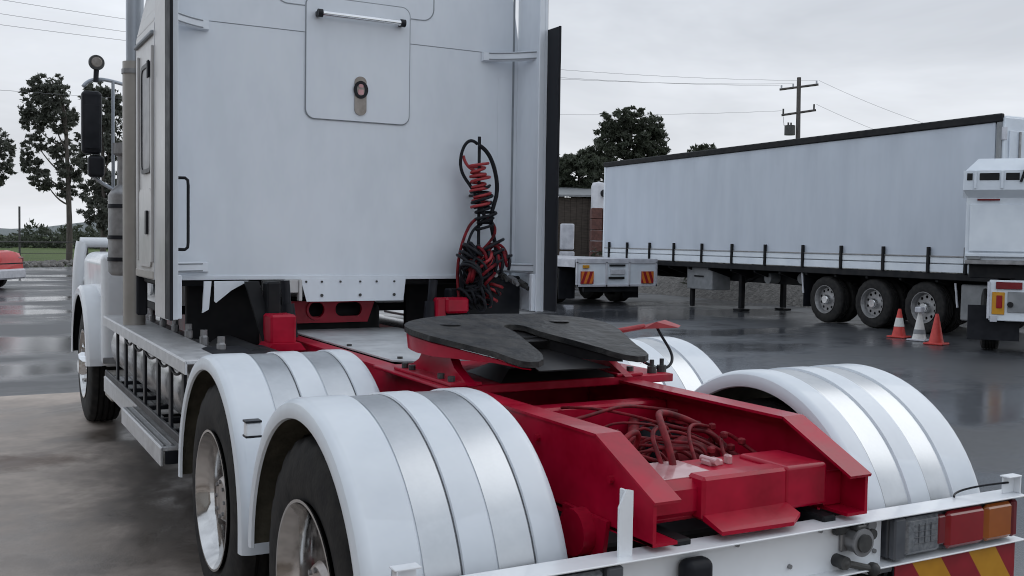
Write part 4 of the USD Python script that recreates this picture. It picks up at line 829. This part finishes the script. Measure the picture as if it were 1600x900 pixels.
# ================================================================== flatbed beside the trailer
fb = thing('flatbed_truck', 'flatbed truck with a white rear frame and red and orange chevron plates', 'truck', (11.75, 18.9, 0), 0, local=True)
def fp(name, m, mt, parent=None, sm=25): return part(parent or fb, name, m, mt, sm)
fr = fp('rear_frame', cat([bx(0, 2.55, 0, .06, 1.10, 1.23, .01), bx(0, 2.55, .0, .05, .50, .56, .008)]+[bx(x, x+.06, 0, .05, .5, 1.15, .008) for x in (0, .90, 1.62, 2.49)]), 'wrap_white')
fp('rear_sheet', bx(.03, 2.52, .03, .05, .54, 1.12, .004), 'trailer_white', fr)
for x0, sg in ((.14, 1), (2.04, -1)):
    cp = fp('chevron_plate', bx(x0, x0+.38, -.012, .028, .58, .90, .003), 'reflector_red', fr)
    for i in range(3):
        pl = Polygon([(x0-.1+.17*i, .58), (x0-.02+.17*i, .58), (x0+.10+.17*i, .90), (x0+.02+.17*i, .90)]).intersection(sbox(x0+.004, .584, x0+.376, .896))
        if sg > 0: pass
        if not pl.is_empty:
            st = prism(pl, -.018, -.0125, 'xz')
            if sg < 0: st.vertices[:, 0] = 2*x0+.38-st.vertices[:, 0]; st.invert()
            fp('stripe', st, 'reflector_orange', cp, False)
fp('lamp_bar', bx(1.02, 1.5, -.02, .03, 1.03, 1.08, .004), 'chassis_black', fr); fp('lamp_bar', bx(1.0, 1.48, -.02, .03, .70, .76, .004), 'chassis_black', fr)
fp('number_plate', bx(1.05, 1.5, -.012, .028, .82, .95, .004), 'wrap_white', fr); fp('marker_lamp', bx(.2, .38, -.02, .028, .98, 1.06, .005), 'reflector_yellow', fr)
fp('deck', bx(0, 2.55, .07, 8.2, 1.10, 1.22, .01), 'wrap_white'); fp('deck_side', bx(-.02, .0, .07, 8.2, 1.0, 1.20, .004), 'wrap_white')
fp('chassis', cat([bx(.7, .9, .1, 9, .6, 1.08, .01), bx(1.65, 1.85, .1, 9, .6, 1.08, .01), bx(.1, 2.4, 1.0, 6.5, .55, .95, .01)]), 'chassis_black')
for x, y in ((.25, 1.5), (2.3, 1.5), (.25, 2.8), (2.3, 2.8), (.25, 8.4), (2.3, 8.4)):
    t = shift(fixn(tyre_mesh(.5, .2, 36)), (x, y, .5)); fp('tyre', t, 'tyre_rubber', None, 40)
fp('mud_flap', bx(.0, .5, .85, .87, .15, .9, .004), 'black_rubber'); fp('mud_flap', bx(2.05, 2.55, .85, .87, .15, .9, .004), 'black_rubber')
fp('underrun_bar', bx(.3, 2.0, .1, .2, .36, .48, .01), 'chassis_black')
cbm = fp('cab', rbox(.05, 2.5, 8.3, 10.2, .8, 2.9, .12), 'trailer_white', None, 50)
fp('mirror', rbox(2.66, 2.90, 9.6, 9.7, 2.2, 2.65, .03), 'black_plastic', cbm, 50)

# stacked goods and the shed behind the flatbed
c_ = thing('brick_stack', 'tall reddish brown brick stack beside the trailer front', 'stack', (19.25, 29.5, 0), -.5, local=True)
def course(n, x0, w, y, z0, h, m, par):
    for i in range(n): part(par, 'brick_bale', bx(x0+w*i+.004*i, x0+w*(i+1)-.012, y, y+1.0, z0, z0+h-.014, .02), m, 20)
for k in range(7): course(2, -.12, .42, 0, .02+.42*k, .42, 'brick_brown', c_)
wb = thing('wrapped_pallet', 'two white wrapped bales on a pallet in front of the dark shed', 'pallet', (17.35, 28.3, 0), -.5, local=True)
part(wb, 'pallet_base', cat([bx(-.35, .3, 0, .8, .0, .14, .01)]), 'timber_dark', 20)
part(wb, 'wrapped_bale', rbox(-.30, .22, .02, .7, .145, 1.30, .05), 'wrap_white', 50); part(wb, 'wrapped_bale', rbox(-.29, .20, .05, .69, 1.36, 2.30, .05), 'wrap_white', 50)
sh = thing('timber_shed', 'dark brown timber shed below the trees', 'shed', (18.2, 33.5, 0), -.5, local=True)
for i in range(26): part(sh, 'wall_board', bx(-3.2+.24*i, -3.2+.24*i+.232, 0, .03, .0, 3.45+.02*(i % 3), .006), 'timber_dark', 20)
part(sh, 'roof', hull([(x, y, z) for x, y, z in ((-3.4, -.2, 3.48), (3.25, -.2, 3.48), (-3.4, -.2, 3.56), (3.25, -.2, 3.56), (-3.4, 4, 4.0), (3.25, 4, 4.0), (-3.4, 4, 4.1), (3.25, 4, 4.1))]), 'grey_box', 20)
part(sh, 'frame', bx(-3.1, 3.0, .04, 3.9, .0, 3.46, .01), 'timber_dark', 20)
ws = thing('trailer_front_standin', 'pale upright standing in for the trailer front bulkhead and mirror, behind the brick stack', 'tank', (20.85, 31.7, 0), 0, local=True)  # stand-in for a white patch taken as the trailer front bulkhead and mirror
part(ws, 'shell', lathe([(0, 0), (0, .30), (3.9, .30), (4.05, .24), (4.1, 0)], 32, 'z'), 'shed_white', 40); part(ws, 'mirror_dot', cyl((.05, -.26, 3.62), (.05, -.42, 3.62), .15, 16), 'chassis_black', 30)

# ================================================================== traffic cones
def cone(loc, label, kind):
    c = thing('traffic_cone', label, 'traffic cone', (*loc, 0), .3, 'traffic cones by the trailer wheels', local=True)
    part(c, 'base', bx(-.165, .165, -.165, .165, .0, .03, .01), 'cone_red' if kind != 1 else 'wrap_white', 25)
    part(c, 'body', lathe([(.03, .125), (.10, .108), (.50, .030), (.52, .028), (.52, .0)], 28, 'z'), ('cone_red', 'cone_white', 'cone_red')[kind], 40)
    if kind == 0: part(c, 'reflective_band', lathe([(.20, .088), (.20, .0925), (.36, .061), (.36, .056)], 28, 'z'), 'cone_white', 40)
    if kind == 1: part(c, 'cap', cat([rbox(-.10, .04, -.06, .06, .50, .60, .02), cyl((.06, 0, .46), (.16, 0, .58), .03, 10)]), 'wrap_white', 40); part(c, 'reflective_band', lathe([(.12, .104), (.12, .1075), (.2, .092), (.2, .088)], 28, 'z'), 'grey_box', 40)
cone((12.98, 9.81), 'red traffic cone with a white band, leftmost of the three', 0)
cone((12.82, 9.23), 'white traffic cone between the two red ones', 1)
cone((12.53, 8.64), 'plain red traffic cone with no band, rightmost of the three', 2)

# ================================================================== red car at the left edge
rc_ = thing('parked_car', 'red car on the wet yard, cut off by the left edge', 'car', (-2.55, 31.25, 0), math.radians(-31), local=True)
def cp_(name, m, mt, parent=None, sm=40): return part(parent or rc_, name, m, mt, sm)
def loft(secs):
    """cross-sections (x, half width, z low, z high) joined along x"""
    V, F = [], []
    for x, w, z0, z1 in secs:
        r = .16*min(1, (z1-z0)/.5)
        ring = [(-w, z0+.05), (-w-.0, (z0+z1)/2), (-w*.97, z1-r), (-w*.9, z1-.03), (-w*.6, z1), (w*.6, z1), (w*.9, z1-.03), (w*.97, z1-r), (w, (z0+z1)/2), (w, z0+.05), (w*.9, z0), (-w*.9, z0)]
        V += [(x, y, z) for y, z in ring]
    n = 12
    for i in range(len(secs)-1):
        for j in range(n):
            k = (j+1) % n; q = (i*n+j, i*n+k, (i+1)*n+k, (i+1)*n+j); F += [(q[0], q[1], q[2]), (q[0], q[2], q[3])]
    for j in range(1, n-1): F += [(0, j+1, j), ((len(secs)-1)*n, (len(secs)-1)*n+j, (len(secs)-1)*n+j+1)]
    return fixn(trimesh.Trimesh(V, F, process=False))
bdy = cp_('body', loft([(-2.15, .72, .35, .75), (-2.05, .80, .25, .88), (-1.2, .86, .22, 1.0), (0, .87, .22, 1.05), (1.2, .86, .22, 1.12), (1.8, .84, .26, 1.14), (2.05, .80, .32, 1.08), (2.16, .74, .40, .90)]), 'car_red')
cp_('cabin', loft([(-1.0, .72, .94, .98), (-.4, .68, .93, 1.38), (.7, .68, .93, 1.40), (1.5, .72, .95, 1.02)]), 'dark_glass'); cp_('roof', loft([(-.45, .64, 1.36, 1.42), (.1, .66, 1.38, 1.45), (.75, .64, 1.36, 1.42)]), 'car_red')
cp_('rear_bumper', bx(2.0, 2.24, -.78, .78, .30, .60, .05), 'wrap_white', None, 30); cp_('tail_light', bx(2.0, 2.15, -.80, -.5, .80, .94, .02), 'lens_dark_red', bdy, 30); cp_('tail_light', bx(2.0, 2.15, .5, .80, .80, .94, .02), 'lens_dark_red', bdy, 30)
cp_('boot_gap', bx(1.5, 2.165, -.83, .83, .74, .775, .004), 'chassis_black', bdy, 20)
for x in (-1.35, 1.3):
    for y in (-.78, .78): 
        t = lathe([(-.1, .2), (-.1, .29), (-.08, .31), (.08, .31), (.1, .29), (.1, .2), (-.1, .2)], 32, 'y'); wn_ = cp_('wheel', shift(fixn(t), (x, y, .31)), 'tyre_rubber'); cp_('rim', cyl((x, y-.09, .31), (x, y+.09, .31), .2, 20), 'steel_dull', wn_)

# ================================================================== fence, stones, bank
def fpt(s, off, z): p = g0+gd*s+nrm*off; return (p[0], p[1], z)
fc = thing('wire_fence', 'low dark steel fence along the far edge of the yard', 'fence', (g0[0], g0[1], 0))
for z in (.06, .62, 1.20): part(fc, 'rail', tube([fpt(-20, 0, z), fpt(16, 0, z)], .035 if z > 1 else .018, 6), 'fence_steel', True)
for k, s in enumerate((-16, -12, -8, -4, 0, 4.3, 8.2, 12)):
    part(fc, 'fence_post', tube([fpt(s, .06, 0), fpt(s, .06, 3.0 if s in (0, -16) else 1.3)], .05, 8), 'fence_steel', 30)
rng = np.random.default_rng(5)
rocks = []
for i in range(900):
    s, o = rng.uniform(-18, 13), rng.uniform(-2.3, -.15); r = rng.uniform(.05, .17); p = fpt(s, o, r*.4+.12*max(0, 1-abs(o+.9)))
    m = trimesh.creation.icosphere(1, r); m.vertices *= rng.uniform(.7, 1.3, 3); m.vertices += rng.normal(0, r*.1, m.vertices.shape); m.apply_translation(p); rocks.append(m)
top('stone_verge', rocks, 'stone', label='strip of loose stones at the foot of the fence', kind='stuff', smooth=False)
# gravel bank behind the trailer, with scrub
def bank(p0, p1, w, h, seed):
    p0, p1 = np.array(p0), np.array(p1); d = p1-p0; L = np.hypot(*d); d = d/L; n = np.array([-d[1], d[0]]); nx, ny = int(L*3), 16
    V, F = [], []
    for i in range(nx+1):
        for j in range(ny+1):
            q = p0+d*L*i/nx+n*w*(j/ny-.5); zz_ = h*math.sin(math.pi*j/ny)**1.2
            V.append((q[0], q[1], zz_))
    V = np.array(V); V[:, 2] = V[:, 2]*(1+.5*meshkit.fbm(V*.9+seed, 4)) + .06*meshkit.fbm(V*3.1, 3)*(V[:, 2] > .02)-.02
    for i in range(nx):
        for j in range(ny):
            q = (i*(ny+1)+j, (i+1)*(ny+1)+j, (i+1)*(ny+1)+j+1, i*(ny+1)+j+1); F += [(q[0], q[1], q[2]), (q[0], q[2], q[3])]
    return trimesh.Trimesh(V, F, process=False)
bk = bank((19.9, 29.5), (20.1, 9.0), 4.4, .95, 2.0)
if bk.face_normals[:, 2].mean() < 0: bk.invert()
top('gravel_bank', bk, 'gravel', label='low rough gravel bank behind the trailer', kind='structure', smooth=True)
def leaves(centres, radii, count, size, seed, droop=.0):
    r = np.random.default_rng(seed); C = np.array(centres, float); R = np.array(radii, float); w = R.prod(1)**.75; w /= w.sum()
    k = r.choice(len(C), count, p=w); d = r.normal(size=(count, 3)); d /= np.linalg.norm(d, axis=1, keepdims=True)
    # twigs inside each clump gather the leaves into tufts
    tu = r.normal(size=(len(C), 40, 3)); tu /= np.linalg.norm(tu, axis=2, keepdims=True); tu *= r.uniform(.15, 1.0, (len(C), 40, 1))**.5*1.55
    j = np.minimum(r.integers(0, 40, count), r.integers(0, 46, count)); P = C[k]+R[k]*(tu[k, j]*.95+d*r.uniform(0, .36, (count, 1))*np.array([1, 1, .8]))
    a = r.normal(size=(count, 3)); a[:, 2] -= droop; a /= np.linalg.norm(a, axis=1, keepdims=True); b = np.cross(a, r.normal(size=(count, 3))); b /= np.linalg.norm(b, axis=1, keepdims=True)
    L = size*r.uniform(.6, 1.4, (count, 1)); Wd = L*r.uniform(.25, .45, (count, 1))
    V = np.stack([P-a*L, P-b*Wd, P+a*L, P+b*Wd], 1).reshape(-1, 3); i = np.arange(count)[:, None]*4
    return trimesh.Trimesh(V, np.vstack([i+[0, 1, 2], i+[0, 2, 3]]), process=False)
sc = []; rs = []
for i in range(70):
    t_ = rng.uniform(0, 1); q = np.array([19.9, 29.5])*(1-t_)+np.array([20.1, 9.0])*t_+rng.normal(0, .8, 2); sc.append((q[0], q[1], .75+rng.uniform(0, .3))); h_ = rng.uniform(.2, .55); rs.append((h_*1.3, h_*1.3, h_))
top('bank_scrub', leaves(sc, rs, 6000, .10, 8), 'scrub_leaves', label='grey green scrub growing over the gravel bank', kind='stuff', smooth=False)

# ================================================================== trees
def world(u_, v_, depth): return CAM+depth*(fwd+(u_-800)/1597.2*rt-(v_-450)/1597.2*up)
def tree(name, label, u0, ground_v, depth, trunk, clumps, n, size, seed, leaf='gum_leaves', group=None, droop=.3):
    base = world(u0, ground_v, depth); base[2] = 0
    t = thing(name, label, 'tree', base, 0, group)
    px = depth/1597.2; r = np.random.default_rng(seed)
    P = lambda u_, v_: np.array(world(u_, v_, depth))
    C = [P(a, b)+fwd*r.uniform(-1, 1)*c*px*.9 for a, b, c, d in clumps]; R = [(c*px, c*px, d*px) for a, b, c, d in clumps]
    tk = np.vstack([[base], [P(a, b) for a, b in trunk]]); tk = spline(tk, 14)
    rad = np.linspace(.19, .05, 14)*(depth/60)
    part(t, 'trunk', tube(tk, rad, 9), 'bark', True)
    for k, c in enumerate(C):
        i = int(np.clip(np.argmin(np.linalg.norm(tk-c, axis=1))-2, 3, 12)); a = tk[i]; mid = (a+c)/2+np.array([0, 0, -.25])
        part(t, 'limb', tube(spline([a, mid, c, c+(c-mid)*.4], 9), np.linspace(.06, .012, 9)*(depth/60), 5), 'bark', True)
    part(t, 'crown', leaves(C, R, n, size, seed, droop), leaf, False)
tree('gum_tree', 'tall sparse gum tree in full view left of the truck mirror', 108, 372, 60, [(107, 300), (104, 220), (98, 160), (80, 125)],
     [(62, 128, 14, 12), (80, 150, 20, 16), (52, 160, 16, 18), (95, 140, 12, 14), (48, 190, 12, 14), (75, 185, 22, 16), (100, 185, 14, 18), (60, 225, 14, 12), (90, 230, 16, 16), (52, 262, 14, 12), (75, 285, 18, 9), (110, 260, 16, 20), (98, 300, 12, 10), (45, 245, 8, 10)], 15444, .13, 21)
tree('gum_tree', 'dense dark gum tree behind the truck mirror', 160, 372, 57, [(162, 300), (160, 220), (158, 160)],
     [(150, 150, 16, 16), (172, 160, 18, 20), (185, 190, 14, 22), (150, 200, 16, 18), (172, 230, 18, 20), (145, 255, 18, 16), (165, 285, 20, 20), (140, 300, 16, 12), (150, 330, 16, 16), (182, 300, 14, 22), (130, 225, 12, 14), (172, 340, 14, 18)], 17820, .13, 22)
tree('gum_tree', 'gum tree cut off by the left edge', -30, 372, 62, [(-28, 300), (-20, 250), (-14, 220)],
     [(2, 232, 14, 14), (-14, 215, 16, 14), (8, 262, 15, 10), (-8, 280, 16, 10), (-40, 235, 18, 18), (-45, 270, 14, 14)], 7603, .13, 23)
tree('broad_tree', 'rounded dark tree behind the front of the trailer', 985, 384, 60, [(985, 330), (982, 260), (984, 210)],
     [(962, 192, 18, 16), (990, 186, 18, 12), (1015, 195, 16, 14), (950, 215, 16, 16), (978, 212, 24, 18), (1008, 215, 22, 18), (1028, 224, 14, 16), (945, 238, 20, 14), (975, 240, 26, 16), (1015, 240, 22, 14), (930, 248, 14, 12), (960, 262, 26, 16), (1000, 262, 26, 16)], 26730, .13, 24, 'bush_leaves')
tree('broad_tree', 'lower loose tree between the truck and the trailer', 900, 390, 46, [(900, 340), (902, 300), (905, 270)],
     [(885, 262, 16, 14), (905, 255, 16, 12), (925, 262, 16, 14), (880, 285, 18, 14), (905, 282, 20, 16), (928, 284, 16, 14), (868, 258, 16, 14), (860, 285, 18, 14), (915, 300, 18, 10), (840, 270, 20, 16)], 19305, .115, 25, 'bush_leaves')
tree('broad_tree', 'small distant tree showing just over the trailer roof', 1098, 386, 95, [(1098, 330), (1098, 260), (1098, 240)],
     [(1092, 236, 10, 8), (1104, 236, 11, 8), (1098, 250, 16, 10)], 3564, .19, 26, 'bush_leaves')
hc, hr_ = [], []
for i in range(60):
    u_ = -120+i*6; dp = 118+8*rng.uniform(-1, 1); q = world(u_, 372, dp); hh = rng.uniform(.6, 1.35); hc.append((q[0], q[1], hh*.8)); hr_.append((1.1, 1.1, hh))
top('far_hedge', leaves(hc, hr_, 9000, .30, 31), 'bush_leaves', label='dark far-off hedge beyond the grass paddock', kind='stuff', smooth=False)
# distant hills
hv, hf = [], []
for i in range(81):
    a = math.radians(-50+i*1.5); d_ = 700; h_ = 12+5*math.sin(i*.31)+3*math.sin(i*.83+1)
    for rr, z in ((d_-120, -1), (d_, h_), (d_+150, h_*.6), (d_+200, -1)): hv.append((math.sin(a)*rr, math.cos(a)*rr, z))
for i in range(80):
    for j in range(3):
        q = (4*i+j, 4*(i+1)+j, 4*(i+1)+j+1, 4*i+j+1); hf += [(q[0], q[2], q[1]), (q[0], q[3], q[2])]
ht_ = trimesh.Trimesh(hv, hf, process=False)
if ht_.face_normals[:, 2].mean() < 0: ht_.invert()
top('hills', ht_, 'hazed_hill_green', label='low hills on the horizon with haze put into their pale colour', kind='structure', smooth=True)

# ================================================================== power pole and lines
pb = world(1249, 210, 70)
po = thing('power_pole', 'timber power pole with two crossarms and a transformer above the trailer roof', 'power pole', (pb[0], pb[1], 0), 0)
ptop = world(1248.5, 121, 70)
part(po, 'pole', tube([(pb[0], pb[1], 0), ptop], [.20, .14], 12), 'pole_timber', True)
arm1, arm2 = (world(1218, 140, 70.4), world(1279, 132, 69.6)), (world(1221, 180, 70.3), world(1275, 172, 69.7))
for a, b in (arm1, arm2): part(po, 'crossarm', tube([a, b], .085, 6), 'pole_timber', 20)
for f_ in (.05, .35, .95): part(po, 'insulator', cyl(arm1[0]*(1-f_)+arm1[1]*f_, arm1[0]*(1-f_)+arm1[1]*f_+[0, 0, .28], .06, 8), 'wrap_white', 30)
for f_ in (.05, .94): part(po, 'insulator', cyl(arm2[0]*(1-f_)+arm2[1]*f_, arm2[0]*(1-f_)+arm2[1]*f_+[0, 0, .42], .06, 8), 'fence_steel', 30)
tx = world(1234, 203, 69.8); part(po, 'transformer', cat([cyl(tx-[0, 0, .35], tx+[0, 0, .30], .36, 16), cyl(tx+[.1, 0, .3], tx+[.1, 0, .5], .06, 8), cyl(tx-[.15, 0, -.3], tx+[-.15, 0, .5], .06, 8)]), 'fence_steel', 40)
part(po, 'drop_wire', tube([world(1224, 182, 70), world(1225, 196, 70), tx+[-.2, 0, .3]], .018, 5), 'wire_dark', True)
def wire(a, b, sag, label):
    t = np.linspace(0, 1, 40); p = np.outer(1-t, a)+np.outer(t, b); p[:, 2] -= sag*4*t*(1-t)
    top('power_line', tube(p, .009, 5), 'wire_dark', label, 'wire', 'power lines at the pole', smooth=True)
wire(arm1[0]+[0, 0, .28], world(-260, -20, 43), 1.0, 'power line from the left tip of the upper crossarm, running left across the sky')
wire(arm1[0]*.65+arm1[1]*.35+[0, 0, .28], world(-260, 2, 43), 1.0, 'power line from beside the pole top, running left across the sky')
wire(arm1[0]*.05+arm1[1]*.95+[0, 0, .28], world(-260, -45, 43), 1.1, 'uppermost power line, running left from the right tip of the upper crossarm')
wire(arm2[0]+[0, 0, .3], world(-260, 120, 43), .8, 'power line from the lower crossarm, running left low across the sky')
wire(arm1[1]+[0, 0, .28], world(1760, 262, 62), .9, 'power line from the upper crossarm, dropping to the right behind the trailer')
wire(arm2[1]+[0, 0, .4], world(1760, 300, 62), .9, 'power line from the lower crossarm, dropping to the right behind the trailer')


# ================================================================== workshop beside the slab (it shows in the chrome and shades the truck's left side)
wk = thing('workshop', 'beige steel workshop along the left edge of the concrete slab', 'building', (-7.6, 0, 0))
part(wk, 'wall', bx(-7.9, -7.6, -13, 7.5, .0, 5.2, .01), 'workshop_cladding', 20)
for i in range(82): part(wk, 'wall_rib', bx(-7.6, -7.575, -12.9+.25*i, -12.82+.25*i, .05, 5.1, .006), 'workshop_cladding', 20)
for y0 in (-9.5, -2.5):
    rd = part(wk, 'roller_door', bx(-7.570, -7.555, y0, y0+4.2, .02, 4.2, .004), 'beige_metal', 20)
    for i in range(14): part(rd, 'slat', bx(-7.556, -7.545, y0+.03, y0+4.17, .05+.295*i, .32+.295*i, .005), 'beige_metal', 20)
    part(wk, 'door_frame', cat([bx(-7.57, -7.53, y0-.10, y0-.002, .0, 4.32, .005), bx(-7.57, -7.53, y0+4.202, y0+4.30, .0, 4.32, .005), bx(-7.57, -7.53, y0-.002, y0+4.202, 4.21, 4.32, .005)]), 'timber_dark', 20, kind='stuff')
part(wk, 'roof', hull([(x, y, z) for x, y, z in ((-7.3, -13.3, 5.22), (-7.3, 7.8, 5.22), (-7.3, -13.3, 5.30), (-7.3, 7.8, 5.30), (-18, -13.3, 6.6), (-18, 7.8, 6.6), (-18, -13.3, 6.7), (-18, 7.8, 6.7))]), 'grey_box', 20)
part(wk, 'gutter', bx(-7.32, -7.18, -13.3, 7.8, 5.10, 5.22, .02), 'beige_metal', 20)
